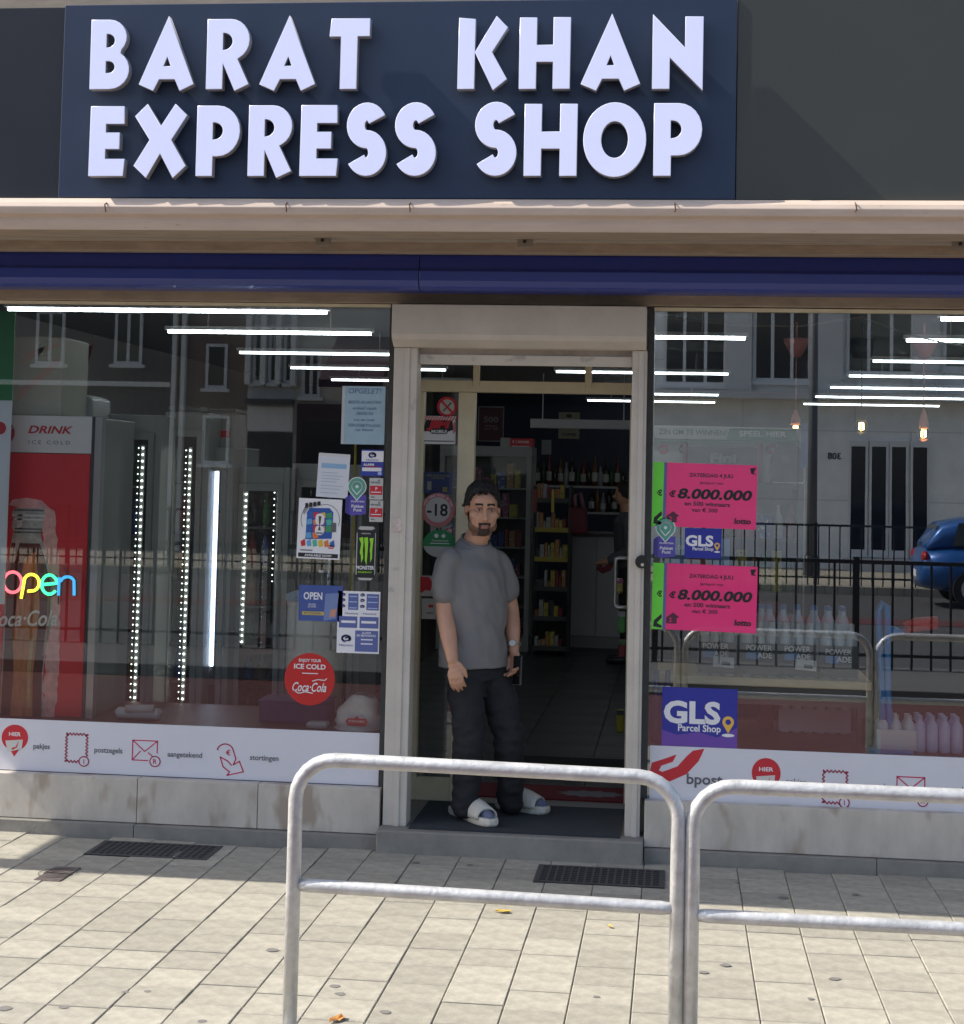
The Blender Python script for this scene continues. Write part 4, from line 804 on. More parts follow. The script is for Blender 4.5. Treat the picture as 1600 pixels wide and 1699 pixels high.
s.text('MONSTER', 607, 942, 6.2, white, 30, .04); s.text('ENERGY', 607, 949.5, 2.8, lime, 24, .02); s.text('ORIGINAL', 607, 885, 2, white, 16)
# open sign with suction hook
s = Sh('open_sign', 'blue OPEN sign card hanging from a suction hook', 'sign', 495, 971, 570, 1031, YO_, M('open_blue', (.05, .09, .30), .45, var=.08))
s.text('OPEN', 519, 989, 12, white, 32, .035); s.text('WIJ ZIJN\nDE ZAAK', 518, 1005, 3, white, 14, .01); s.rect('yellow_strip', 501, 1015, 538, 1021, M('strip_yellow', (.55, .42, .08), .5)); s.text('MET ECOCHEQUES', 519, 1018, 2.4, bluep, 30, .01, lv=3); s.poly('photo_patch', [(540, 985), (563, 983), (559, 1026), (538, 1030)], M('patch_blue', (.16, .22, .42), .5), 1); s.poly('hand_patch', [(549, 1012), (561, 1008), (558, 1022), (547, 1024)], M('patch_skin', (.5, .25, .2), .5), 2)
q = P(534, 948, GY+.012); MB().lathe((q.x, q.y, q.z-.006), [(.016, 0), (.018, .006), (.016, .012)], 14).build('suction_hook', M('clear_rubber', (.35, .36, .36), .25), s.o); MB().tube([q, P(534, 971, GY+.02)], .0025, 6).build('hook_string', M('clear_rubber', (.35, .36, .36), .25), s.o)
# alarm company sheet
s = Sh('alarm_sheet', 'white sheet of small navy alarm stickers beside the door jamb', 'sticker', 559, 981, 631, 1084, YO_, white)
lav = M('sheet_navy', (.10, .13, .34), .5); s.rect('navy_field', 577, 985, 594, 1012, lav); s.rect('navy_field', 608, 985, 629, 1012, lav)
for y in (989, 998, 1008): knot(s, 568, y-2, 3); knot(s, 601, y-2, 3); s.rect('text_line', 579, y, 592, y+1.5, M('pale_blue', (.4, .5, .7), .5), 2); s.rect('text_line', 610, y, 627, y+1.5, M('pale_blue', (.4, .5, .7), .5), 2)
s.text('Homiris', 583, 1018, 3.4, lav, 22); s.text('Homiris', 614, 1018, 3.4, lav, 22); s.rect('navy_field', 562, 1023, 593, 1042, lav); s.rect('navy_field', 597, 1023, 629, 1042, lav); s.rect('number_box', 566, 1030, 590, 1034, white, 2); s.rect('number_box', 600, 1030, 625, 1034, white, 2)
s.rect('navy_field', 590, 1046, 629, 1081, lav); s.text('ALARM\nEN BEWAKING', 609, 1052, 3.6, white, 32, .02); s.rect('text_line', 600, 1060, 620, 1062, white, 2); s.rect('text_line', 600, 1067, 620, 1069, white, 2); knot(s, 575, 1060, 7, lav); s.text('Homiris', 575, 1071, 4, lav, 23)
# round red sticker
s = Sh('round_sticker', 'round red ICE COLD drink sticker low on the left window', 'sticker', 471, 1083, 557, 1170, YO_, M('sticker_red', (.50, .02, .02), .35), shape=[(514+43*math.cos(a*math.pi/24), 1127+43.5*math.sin(a*math.pi/24)) for a in range(48)])
s.text('ENJOY YOUR', 514, 1096.5, 5, white, 38, .03); s.text('ICE COLD', 514, 1106, 8, white, 54, .04); s.rect('rule', 501, 1116.5, 528, 1118, white); s.text('Coca·Cola', 514, 1140, 15, white, 58, .02, .35)
s.line('ribbon_swash', [(488, 1146), (496, 1151), (507, 1148), (520, 1150)], 1.6, white, 2); s.line('ribbon_swash', [(519, 1130), (528, 1127), (540, 1128), (543, 1125)], 1.6, white, 2)
# post-service strips along the bottom of both windows
pinkr = M('icon_crimson', (.52, .02, .09), .45); stripm = M('strip_white', (.66, .65, .70), .4, var=.03, vs=3); txt = M('strip_text', (.12, .12, .14), .5)
def stamp(s, x0, y0, x1, y1, wv, num):
    pts = []; n = 6
    for (a, b2), (c_, d_) in (((x0, y0), (x1, y0)), ((x1, y0), (x1, y1)), ((x1, y1), (x0, y1)), ((x0, y1), (x0, y0))):
        k = n if a != c_ else 8
        L_ = math.hypot(c_-a, d_-b2); nx, ny = (d_-b2)/L_, -(c_-a)/L_
        for i in range(k*4): t = i/(k*4); w_ = 1.9*math.cos(t*k*2*math.pi); pts.append((a+(c_-a)*t+nx*w_, b2+(d_-b2)*t+ny*w_))
    s.line('stamp_icon', pts, wv, pinkr, 1, True)
    if num: s.disc('icon_disc', x1-4, y1-1, 9, stripm, 2); s.line('icon_circle', arcpx(x1-4, y1-1, 8, 0, 360, 20), wv, pinkr, 3, True); s.text('1', x1-4, y1-1, 8, pinkr, None, .02, lv=4)
def hier(s, x, y, r):
    s.disc('hier_disc', x, y, r, redp, 1); s.poly('hier_tail', [(x-8, y+r*.9), (x+8, y+r*.9), (x, y+r*1.45)], redp, 1); s.text('HIER', x, y-6, 6.5, white, r*.95, .03, lv=2)
    s.poly('parcel_icon', [(x-r*.7, y+r*.25), (x+r*.62, y+r*.12), (x+r*.55, y+r*.85), (x-r*.5, y+r*1.1)], M('parcel_cream', (.6, .58, .55), .5), 3); s.poly('horn_mark', [(x-5, y+r*.8), (x+2, y+r*.7), (x+7, y+r*.2), (x+4, y+r*.75), (x-3, y+r*.95)], redp, 4)
def envelope(s, x0, y0, x1, y1, wv):
    s.line('envelope_icon', [(x1, y1-13), (x1, y0), (x0, y0), (x0, y1), (x1-15, y1)], wv, pinkr, 1); s.line('envelope_flap', [(x0, y0), ((x0+x1)/2, y0+18), (x1, y0)], wv, pinkr, 1); s.line('envelope_flap', [(x0, y1), (x0+13, y1-15)], wv, pinkr, 1); s.line('envelope_flap', [(x1-15, y0+20), (x1-6, y0+27)], wv, pinkr, 1)
    s.disc('icon_disc', x1-3, y1+1, 9.5, stripm, 2); s.line('icon_circle', arcpx(x1-3, y1+1, 8.5, 0, 360, 20), wv, pinkr, 3, True); s.text('R', x1-3, y1+1, 8, pinkr, None, .02, lv=4)
def strip(name, lab, px0, px1, z0, z1, items):
    # built straight along the facade; positions below are measured along the strip in photograph pixels
    x0, x1 = X(px0, 1250, YO_), X(px1, 1300, YO_); s = Sh.__new__(Sh); s.Y = YO_; s.sc = (YO_-CAM.y)/F_PX; s.rot = 0; s.c = ((px0+px1)/2, 0); s.front = YO_-.002
    s.w = lambda px, py: (X(px, 1250, YO_), z1-(py)*s.sc)
    s.o = MB().prism([(x0, z0), (x1, z0), (x1, z1), (x0, z1)], YO_, YO_-.002).build(name, stripm, None, loc=((x0+x1)/2, YO_, z0)); tag(s.o, lab, 'strip', 'post service strips under the windows')
    B('dark_edge', M('navy_edge', (.02, .02, .06), .5), s.o, x0, x1, YO_-.001, YO_+.001, z0-.008, z0-.0005); items(s); return s
zst1 = Zz(314, 1204, YO_); zst0 = .288
def left_items(s):
    hier(s, 24, 32, 22); s.text('pakjes', 69, 46, 9, txt, 29, .02); stamp(s, 110, 22, 144, 68, 1.8, True); s.text('postzegels', 180, 48, 9, txt, 49, .02)
    envelope(s, 220, 28, 261, 61, 1.8); s.text('aangetekend', 307, 50, 9, txt, 60, .02)
    s.line('transfer_icon', [(362, 38)]+arcpx(374, 42, 14, 200, 330, 8)+[(392, 52), (388, 62), (398, 56), (405, 73), (378, 80), (382, 74), (371, 66), (366, 50), (378, 56), (385, 63)], 2, pinkr); s.text('€', 379, 42, 9, pinkr, None, .02); s.text('stortingen', 439, 50, 9, txt, 49, .02)
strip('service_strip', 'white strip with red pictograms under the left window', -220, 628, zst0, zst1, lambda s: (setattr(s, 'w', (lambda f: (lambda px, py: f(px, py)))(s.w)), left_items(s)))
def right_items(s):
    s.poly('horn_swoosh', [(1078, 48), (1082, 28), (1105, 20), (1123, 13), (1117, 25), (1098, 32), (1094, 40), (1100, 42), (1125, 32), (1140, 15), (1150, 6), (1169, 2), (1160, 22), (1140, 44), (1112, 57), (1100, 52)], redp, 1)
    s.text('bpost', 1170, 54, 17, txt, 58, .03); hier(s, 1272, 37, 24); s.text('pakjes', 1322, 50, 9.5, txt, 32); stamp(s, 1367, 30, 1406, 80, 1.9, True); s.text('postzegels', 1446, 52, 9.5, txt, 54); envelope(s, 1489, 34, 1535, 70, 1.9); s.text('aangetekend', 1588, 52, 9.5, txt, 66)
strip('service_strip', 'white strip with red horn logo under the right window', 1079, 1900, .282, Zz(1340, 1247, YO_), right_items)

# ------------------------------------------------------------------ right window posters
pink = M('neon_pink', (.85, .035, .20), .3, coat=.5, emit=.0); ngreen = M('neon_green', (.16, .72, .06), .35); lotto = M('poster_ink', (.10, .02, .05), .4)
for k, (y0, yb) in enumerate(((770, 875), (938, 1046))):
    s = Sh('lottery_poster', ('upper', 'lower')[k]+' pink lottery poster with green edge, 8.000.000 euro', 'poster', 1084, y0, 1254, yb, YO_, pink, 'pink lottery posters', rot=-.8)
    s.rect('green_edge', 1084, y0, 1102, yb, ngreen); s.rect('violet_edge', 1102, y0, 1107, yb, M('violet_band', (.13, .12, .30), .4)); d = y0-770
    s.text('ZATERDAG 4 JULI', 1179, 790+d, 6, lotto, 71, .03); s.text('Jackpot van', 1180, 802+d, 4.5, lotto, 38); s.text('€', 1117, 821+d, 10, blackp, None, .06, .2); s.text('8.000.000', 1186, 820+d, 16, blackp, 121, .05, .2); s.text('en 500 winnaars', 1174, 836+d, 7, lotto, 74, .03); s.text('van € 300', 1170, 846+d, 6.5, lotto, 42, .02)
    s.text('lotto', 1232, 862+d, 9, blackp, 27, .05, .1); s.text('€', 1096, 820+d, 9, blackp, None, .05); s.poly('house_icon', [(1108, 868+d), (1108, 858+d), (1119, 850+d), (1129, 857+d), (1125, 859+d), (1125, 868+d)], lotto, 1); s.text('2', 1115, 862+d, 7, pink, None, .02, lv=3); s.poly('corner_mark', [(1242, y0+5), (1252, y0+4), (1248, y0+12), (1252, y0+15), (1244, y0+14)], blackp, 1); s.poly('black_scroll', [(1087, yb-4), (1088, yb-14), (1100, yb-25), (1101, yb-19), (1093, yb-10), (1101, yb-6), (1101, yb-2)], blackp, 2)
s = Sh('lamp_poster', 'pale blue poster with a hand behind the small parcel sign', 'poster', 1112, 893, 1210, 941, YI+.03, M('sky_blue_paper', (.16, .28, .48), .5)); s.poly('hand_print', [(1135, 941), (1140, 928), (1160, 925), (1178, 930), (1184, 941)], M('hand_red', (.4, .12, .10), .5)); s.text('ER OP', 1125, 909, 7, white, 22, .03)
pin_sticker(1101, 886, 'purple parcel sticker with green map pin, right of the door', 1.02)
def gls(px0, py0, px1, py1, lab, YY):
    wd = px1-px0; h = py1-py0; s = Sh('parcel_shop_sign', lab, 'sign', px0, py0, px1, py1, YY, M('parcel_blue', (.022, .03, .30), .35, var=.05)); k = wd/60
    s.text('GLS', px0+wd*.40, py0+h*.42, 17*k, white, 46*k*.98, .055); s.text('Parcel Shop', px0+wd*.50, py0+h*.70, 5.4*k, white, 34*k, .03); c2 = (px0+wd*.88, py0+h*.56)
    s.poly('pin_mark', arcpx(*c2, 4.6*k, 150, 390, 14)+[(c2[0], c2[1]+9*k)], M('pin_gold', (.75, .45, .08), .4), 2); s.disc('pin_hole', *c2, 2.2*k, M('parcel_blue', (0, 0, 0)), 3); s.disc('pin_shadow', c2[0], c2[1]+10.5*k, 5*k, white, 4, 1.3*k); return s
gls(1137, 877, 1197, 926, 'small blue parcel shop sign between the pink posters', YO_-.001)
s = gls(1100, 1143, 1222, 1238, 'large blue parcel shop sign at bottom of right window', YO_); s.poly('violet_wave', [(1100, 1238), (1100, 1212), (1125, 1220), (1160, 1214), (1190, 1222), (1222, 1205), (1222, 1238)], M('wave_violet', (.14, .06, .36), .4), 1)

# ------------------------------------------------------------------ stickers on the sidelight by the door
YD = IY-.006
s = Sh('no_smoking_sticker', 'round red no smoking sticker at top of the side light', 'sticker', 725, 658, 760, 693, YD, redp, shape=[(742+17*math.cos(a*math.pi/16), 675+17*math.sin(a*math.pi/16)) for a in range(32)])
s.disc('white_disc', 742, 675, 12.5, M('sticker_offwhite', (.5, .48, .46), .5)); s.line('cigarette', [(736, 682), (749, 668)], 2, blackp, 2); s.line('red_bar', [(733, 666), (751, 684)], 3.5, redp, 3)
s = Sh('mobile_sticker', 'red, white and black mobile top-up sticker on the side light', 'sticker', 699, 690, 757, 737, YD, white)
for i in range(13): s.poly('red_stripe', [(699+i*4.6, 697), (703+i*4.6, 690.5), (705.3+i*4.6, 690.5), (701.3+i*4.6, 697)], redp)
for i in range(6): s.poly('red_stripe', [(699, 702+i*3.5), (703, 698+i*3.5), (705, 698+i*3.5), (699, 704+i*3.5)], redp); s.poly('red_stripe', [(751, 704+i*3), (757, 698+i*3), (757, 700+i*3), (753, 704+i*3)], redp)
s.poly('black_shield', [(702, 716), (706, 697), (751, 697), (753, 713), (744, 716), (742, 720), (716, 720), (713, 716)], blackp, 2); s.text('JIM', 728, 706, 12, redp, 40, .09, .2, lv=3); s.text('MOBILE', 729, 716, 5, white, 27, .05, .15, lv=3); s.rect('foot_line', 699, 731, 755, 733, greyp)
s = Sh('blue_notice', 'blue notice with yellow lettering behind the side light', 'notice', 702, 783, 751, 819, YD+.03, M('notice_blue', (.015, .04, .2), .4)); s.text('GEEN GELD IN KASSA\nNA 20 UUR', 727, 791, 3.4, M('yellow_dim', (.4, .33, .1), .5), 40, .02); s.rect('note_card', 709, 799, 716, 813, M('card_pale', (.35, .36, .33), .5)); s.rect('note_card', 735, 808, 743, 816, M('yellow_dim', (.4, .33, .1), .5))
s = Sh('age_sticker', 'round pink edged -18 age limit sticker on the side light', 'sticker', 699, 818, 756, 875, YD, M('age_pink', (.50, .17, .18), .5), shape=[(727+28*math.cos(a*math.pi/20), 846+28.5*math.sin(a*math.pi/20)) for a in range(40)])
s.disc('white_disc', 727, 846, 21, M('sticker_offwhite', (.5, .48, .46), .5)); s.text('-18', 726, 846, 20, blackp, 35, .03)
for i, ch in enumerate('GEEN TABAK ONDER 18 JAAR'):
    a = R_(200+i*6.2); 
    if ch != ' ': s.text(ch, 727+24.5*math.cos(a), 846+24.5*math.sin(a), 3.6, white)
s = Sh('white_card', 'white card with a small red sign below the age sticker', 'card', 714, 872, 748, 892, YD+.01, M('sticker_offwhite', (.5, .48, .46), .5)); s.text('N', 728, 880, 9, blackp, None, .03); s.disc('red_ring', 746, 881, 6, redp, 1); s.disc('ring_middle', 746, 881, 4, white, 2); s.line('red_bar', [(742, 877), (750, 885)], 1.2, redp, 3)
s = Sh('green_sticker', 'round green and white sticker on the side light at shoulder height', 'sticker', 702, 878, 758, 926, YD, greenp, shape=[(730+28*math.cos(a*math.pi/20), 902+23*math.sin(a*math.pi/20)) for a in range(40)])
s.poly('white_base', arcpx(730, 902, 28, 12, 168, 16, 23), M('sticker_offwhite', (.5, .48, .46), .5)); s.disc('white_ring', 724, 889, 3.6, white, 2); s.poly('white_diamond', [(732, 889), (736, 885), (740, 889), (736, 893)], white, 2); s.text('Tevredenheid', 730, 897, 3, white, 28); s.rect('text_line', 714, 901, 746, 902.3, white, 2)
s = Sh('map_poster', 'white poster with a red map shape low on the side light', 'poster', 688, 955, 722, 989, YD, M('sticker_offwhite', (.5, .48, .46), .5)); s.poly('red_map', [(692, 957), (712, 957), (718, 966), (715, 980), (706, 979), (700, 984), (692, 980)], redp)
s = Sh('price_card', 'small white price card on the side light by the elbow', 'card', 700, 993, 724, 1027, YD, M('sticker_offwhite', (.5, .48, .46), .5)); s.rect('red_mark', 711, 1003, 719, 1008, redp); s.rect('text_line', 708, 1016, 720, 1018, greyp)
# ------------------------------------------------------------------ right window: table, packs, hand truck
Yt = .12; tz1 = Zz(1300, 1127, Yt); tz0 = Zz(1300, 1141, Yt); tx0, tx1 = X(1090, 1130, Yt), X(1447, 1130, Yt)
wood = M('pale_wood', (.78, .56, .3), .55, var=.15, vs=5, stretch=(1, 8, 8))
tb = thing('display_table', 'wood topped display table with grey apron behind the right window', 'table', ((tx0+tx1)/2, Yt+.3, ZS))
def bottle2(mb, x, y, z, h, r): mb.lathe((x, y, z), [(r*.9, 0), (r, .008), (r, h*.3), (r*.94, h*.36), (r, h*.42), (r, h*.70), (r*.85, h*.79), (r*.45, h*.89), (r*.42, h)], 10)
B('table_top', wood, tb, tx0, tx1, Yt, Yt+.6, tz0, tz1, bevel=.004); B('apron', M('apron_grey', (.13, .125, .12), .5), tb, tx0+.02, tx1-.02, Yt+.02, Yt+.58, tz0-.09, tz0-.001)
for x in (tx0+.04, tx1-.04):
    for y in (Yt+.06, Yt+.54): B('leg', M('apron_grey', (.13, .125, .12), .5), tb, x-.025, x+.025, y-.025, y+.025, ZS, tz0-.09)
film = glass_mat('shrink_film', .03, (.93, .95, .97)); pbottle = M('pale_bottle', (.6, .66, .72), .2); capw = M('cap_white', (.6, .6, .62), .4); capb = M('cap_blue', (.15, .25, .5), .4)
def pack(lab, x, y, z, nx, ny, h, r, body, cap, wrap=None, brand=None, group=None):
    t = thing('bottle_pack', lab, 'bottle pack', (x, y, z), group)
    for i in range(nx):
        for j in range(ny):
            mb = MB(); bx_, by_ = x+(i-(nx-1)/2)*r*2.02, y+j*r*2.02; bottle2(mb, bx_, by_, z, h, r); b_o = mb.build('bottle', body, t, smooth=True)
            MB().lathe((bx_, by_, z+h), [(r*.46, -.018), (r*.46, .004)], 8).build('cap', cap, b_o)
    w2 = nx*r*1.02
    if wrap: B('wrapper', wrap, t, x-w2, x+w2, y-r-.004, y-r-.001, z+.01, z+h*.62)
    if brand:
        px, py = brand; ont(t, y-r-.005, 'POWER', px, py, 9, white, 42, .03); ont(t, y-r-.005, 'ADE', px+9, py+12.5, 9, white, 24, .03); on(t, y-r-.005, 'blue_flash', [(px-21, py+7), (px+3, py+6), (px+1, py+19), (px-21, py+18)], M('flash_blue', (.16, .28, .55), .4), (px, py))
    return t
dkw = M('dark_wrapper', (.10, .105, .11), .3, var=.1)
for k, (px, py) in enumerate(((1188, 1072), (1260, 1075), (1324, 1077), (1392, 1082))):
    q = P(px, 1120, Yt+.08); pack(('leftmost', 'second', 'third', 'rightmost')[k]+' dark sports drink pack on the display table', q.x, Yt+.09, tz1, 3, 2, .27, .031, pbottle, capw, dkw, (px, py), 'sports drink packs on the table')
    if k in (0, 2): on(bpy.data.objects[tb.name], Yt+.04, 'price_label', [(px-4, py+16), (px+30, py+18), (px+30, py+35), (px-4, py+33)], white, (px, py)); on(tb, Yt+.04, 'barcode', [(px+10, py+24), (px+24, py+25), (px+24, py+31), (px+10, py+30)], greyp, (px, py), 2)
for k, (px, y) in enumerate(((1300, .45), (1375, .45), (1240, .47))):
    q = P(px, 1060, y); pack(('tall clear bottle pack behind the sports drinks, middle', 'tall clear bottle pack behind the sports drinks, right', 'tall clear bottle pack behind the sports drinks, left')[k], q.x, y, tz1, 3, 2, .34, .036, M('clear_bottle', (.66, .72, .78), .15), capb, None, None, 'water packs on the table')
q = P(1345, 1195, .75); pack('shrink wrapped water pack under the display table', q.x, .5, ZS, 6, 2, .2, .03, M('clear_bottle', (.66, .72, .78), .15), capb, M('pale_wrap', (.6, .57, .62), .35), None, 'water packs on the floor')
q = P(1482, 1250, .1); pack('small water pack on the sill right of the table', q.x, .0, ZS, 3, 2, .17, .031, M('clear_bottle', (.66, .72, .78), .15), capw, M('film_pale', (.75, .73, .76), .3), None, 'water packs on the floor')
q = P(1552, 1250, .1); pack('lavender capped water pack on the sill at far right', q.x, .0, ZS, 4, 3, .17, .029, M('lavender_bottle', (.6, .6, .85), .15), M('cap_lavender', (.45, .48, .7), .4), None, None, 'water packs on the floor')
q = P(1096, 1190, .2)
for k in range(4): mb = MB(); bottle(mb, q.x-.02+k % 2*.055, .02+k//2*.08, ZS, .34, .034); o = mb.build('blue_bottle', M('deep_blue', (.02, .05, .24), .2), loc=(q.x, .05, ZS), smooth=True); tag(o, ('front left', 'front right', 'back left', 'back right')[k]+' tall blue bottle on the sill beside the door jamb', 'bottle', 'blue bottles beside the door jamb')
mb = MB().box(X(1255, 1180, .9), X(1278, 1180, .9), .55, .8, ZS, ZS+.2); o = mb.build('red_crate', M('crate_red', (.20, .03, .04), .5), loc=(.5, .6, ZS), bevel=.01); tag(o, 'dark red crate under the left end of the display table', 'crate')
# hand truck
Yh = .0; hb = M('hand_truck_blue', (.05, .28, .68), .35); xh = X(1457, 1100, Yh)
ht = thing('hand_truck', 'blue hand truck with red grips standing right of the table', 'hand truck', (xh, Yh, ZS))
zt_ = Zz(1455, 998, Yh)
MB().tube([(xh+.03, Yh, ZS+.03), (xh+.02, Yh, .8), (xh-.0, Yh, zt_-.05), (xh+.02, Yh, zt_), (xh+.045, Yh, zt_-.02), (xh+.05, Yh, .8), (xh+.07, Yh, ZS+.03)], .016, 10).build('frame', hb, ht, smooth=True)
MB().tube([(xh+.04, Yh, Zz(1465, 1046, Yh)), (xh+.12, Yh-.02, Zz(1480, 1048, Yh))], [.03, .012], 10).build('brace', hb, ht)
zg = Zz(1500, 1040, Yh)
for dz in (0, .03): MB().tube([(xh+.12, Yh-.02, zg-.02+dz), (xh+.18, Yh-.03, zg+.0+dz), (xh+.28, Yh-.03, zg+.012+dz)], [.012, .02, .017], 10).build('grip', M('grip_red', (.75, .06, .05), .4), ht, smooth=True)
B('toe_plate', hb, ht, xh-.05, xh+.16, Yh-.1, Yh+.05, ZS, ZS+.012)
for s_ in (-.06, .16): MB().tube([(xh+s_, Yh+.07, ZS+.075), (xh+s_+.04, Yh+.07, ZS+.075)], .07, 18).build('wheel', M('tyre_rubber', (0, 0, 0)), ht)
# pendant lamps
bulbm = M('warm_filament', (1, .7, .3), .3, emit=25, ecol=(1, .62, .2)); bulbg = glass_mat('bulb_glass', .04, (.97, .95, .9))
for k, (px, col, yt_, ys, yb) in enumerate(((1322, (.50, .20, .18), 567, 682, 713), (1431, (.02, .02, .02), 568, 690, 708), (1534, (.50, .20, .18), 570, 682, 720))):
    Yp = 3.4; q = P(px, yt_, Yp); m_ = M('pendant_%d' % (k % 2), col, .5); x, zc = q.x, 2.95
    r = thing('pendant_lamp', ('salmon pendant lamp nearest the lottery stand', 'black pendant lamp between the two salmon ones', 'salmon pendant lamp farthest right')[k]+' with a lit filament bulb', 'lamp', (x, Yp, Zz(px, yb, Yp)), 'pendant lamps in the right window')
    zl = Zz(px, yt_+26, Yp); MB().lathe((x, Yp, 0), [(.03, zl), (.085, zl+.10), (.09, zl+.13), (.02, zl+.14)] if k != 1 else [(.06, zl-.0), (.085, zl+.05), (.085, zl+.13), (.02, zl+.14)], 18).build('ceiling_cup', m_, r, smooth=True)
    B('ceiling_rod', m_, r, x-.006, x+.006, Yp-.006, Yp+.006, zl+.13, 2.95); za, zb2 = Zz(px, ys, Yp), Zz(px, yb-9, Yp)
    MB().tube([(x, Yp, zl+.02), (x, Yp, za)], .004, 6).build('cable', m_, r); MB().lathe((x, Yp, 0), [(.03, zb2), (.034, zb2+.03), (.02, za-.02), (.008, za+.01)], 14).build('socket', m_, r, smooth=True)
    zz = Zz(px, yb, Yp); bo = MB().ball((x, Yp, zz), .045, .045, .055, 14).build('bulb', bulbg, r, smooth=True); MB().tube([(x-.012, Yp, zz-.02), (x-.01, Yp, zz+.025), (x+.01, Yp, zz+.025), (x+.012, Yp, zz-.02)], .006, 6).build('filament', bulbm, bo)
# drooping cable under the ceiling
pts = [P(a, b2, 1.2) for a, b2 in ((1095, 525), (1150, 532), (1230, 540), (1330, 541), (1400, 530), (1432, 526), (1480, 545), (1540, 563), (1600, 575))]
o = MB().tube(pts, .005, 6).build('loose_cable', M('cable_white', (.6, .58, .52), .5), loc=pts[0]); tag(o, 'pale loose cable sagging under the ceiling of right window', 'cable')
# lottery stand
Yl = 3.0; W = M('stand_white', (.50, .52, .49), .5)
x0, x1 = X(1080, 740, Yl), X(1338, 740, Yl); ls = thing('lottery_stand', 'white and green lottery stand with header and candy bin', 'stand', ((x0+x1)/2, Yl, .108))
z2, z3, z4 = Zz(1200, 708, Yl), Zz(1200, 730, Yl), Zz(1200, 775, Yl)
B('header', W, ls, x0, x1, Yl, Yl+.08, z3, z2, bevel=.004); on(ls, Yl, 'green_pill', [(1206, 729.5), (1210, 712), (1218, 710), (1318, 711), (1322, 729.5)], M('pill_green', (.10, .22, .13), .5), (1200, 720)); ont(ls, Yl, 'ZIN OM TE WINNEN?', 1150, 717, 8.5, M('header_text', (.13, .19, .15), .5), 112, .03); ont(ls, Yl, 'SPEEL HIER', 1266, 720, 9, white, 77, .04)
B('back_panel', W, ls, x0, x1, Yl+.02, Yl+.06, .9, z3-.02); B('green_rail', M('rail_green', (.12, .25, .15), .5), ls, x0, x1, Yl-.005, Yl+.02, z3-.02, z3-.004)
for px, m_ in ((1101, redp), (1136, M('roundel_grey', (.10, .12, .12), .5)), (1281, M('roundel_rose', (.35, .06, .08), .5))): on(ls, Yl+.02, 'roundel', arcpx(px, 745, 9, 0, 360, 20), m_, (px, 745)); ont(ls, Yl+.02, 'lotto', px, 745, 4, white, 13, .03)
cb = thing('candy_bin', 'dark red candy bin with lettered front beside the pink poster', 'bin', (X(1200, 780, Yl-.3), Yl-.3, .9)); Yb = Yl-.3
B('bin_body', M('bin_grey', (.10, .09, .09), .5), cb, X(1143, 760, Yb), X(1258, 760, Yb), Yb, Yb+.2, .9, Zz(1200, 742, Yb)); 
for px in (1138, 1262): MB().tube([P(px, 735, Yb), P(px, 830, Yb)], .02, 10).build('bin_post', M('bin_maroon', (.16, .03, .04), .4), cb, smooth=True)
on(cb, Yb, 'oval', arcpx(1200, 762, 26, 0, 360, 24, 14), M('oval_navy', (.03, .03, .07), .4), (1200, 762)); ont(cb, Yb, 'Fini', 1200, 760, 15, M('fini_grey', (.42, .42, .44), .5), 42, .05)
mc = thing('coffee_machine', 'dark grey machine with rounded top right of the candy bin', 'machine', (X(1307, 800, Yl-.4), Yl-.4, .8)); Ym = Yl-.4
MB().prism([P(a, b2, Ym).xz for a, b2 in ((1281, 800), (1282, 760), (1288, 742), (1300, 735), (1316, 735), (1328, 742), (1333, 760), (1334, 800))], Ym, Ym+.3).build('body', M('machine_grey', (.075, .077, .08), .45), mc, bevel=.01); B('body_base', black_metal, mc, X(1281, 830, Ym), X(1334, 830, Ym), Ym, Ym+.3, .8, Zz(1300, 800, Ym)-.002); on(mc, Ym, 'panel_outline', [(1297, 755), (1309, 755), (1309, 768), (1297, 768)], M('machine_line', (.13, .13, .14), .4), (1300, 760)); B('steel_strip', chrome, mc, X(1283, 800, Ym), X(1332, 800, Ym), Ym-.006, Ym-.001, Zz(1300, 803, Ym), Zz(1300, 800, Ym))
o = Sheet('blade_sign', 'narrow blue upright sign beside the lottery stand', 'sign', 1329, 703, 1340, 775, Yl-.5, M('blade_blue', (.03, .10, .35), .4)).o
def shelves(lab, name, px0, px1, pyt, Y, depth, z0, nsh, seed, mat, hide=()):
    rnd = random.Random(seed); x0, x1 = X(px0, 900, Y), X(px1, 900, Y); zt = Zz((px0+px1)/2, pyt, Y)
    r = thing(name, lab, 'shelf', ((x0+x1)/2, Y, z0))
    for x in (x0, x1-.03): B('upright', mat, r, x, x+.03, Y, Y+depth, z0, zt)
    B('back_board', M('shelf_back', (.06, .06, .065), .6), r, x0+.03, x1-.03, Y+depth-.02, Y+depth, z0, zt)
    for k in range(nsh+1):
        z = z0+.06+(zt-z0-.08)*k/nsh; B('shelf_board', mat, r, x0+.03, x1-.03, Y, Y+depth-.02, z-.02, z)
        if k == nsh: break
        x = x0+.05; hmax = (zt-z0)/nsh-.06
        while x < x1-.08:
            wd = rnd.uniform(.05, .12); h = rnd.uniform(.5, .95)*hmax; mi = rnd.randrange(len(goods))
            if rnd.random() < .45: mb = MB(); bottle(mb, x+.035, Y+.08, z, min(h, .32), .034); mb.build('bottle', bott[mi % 6], r, smooth=True); wd = .075
            else: B('packet', goods[mi], r, x, x+wd-.008, Y+.03, Y+.14, z, z+h)
            x += wd
    return r
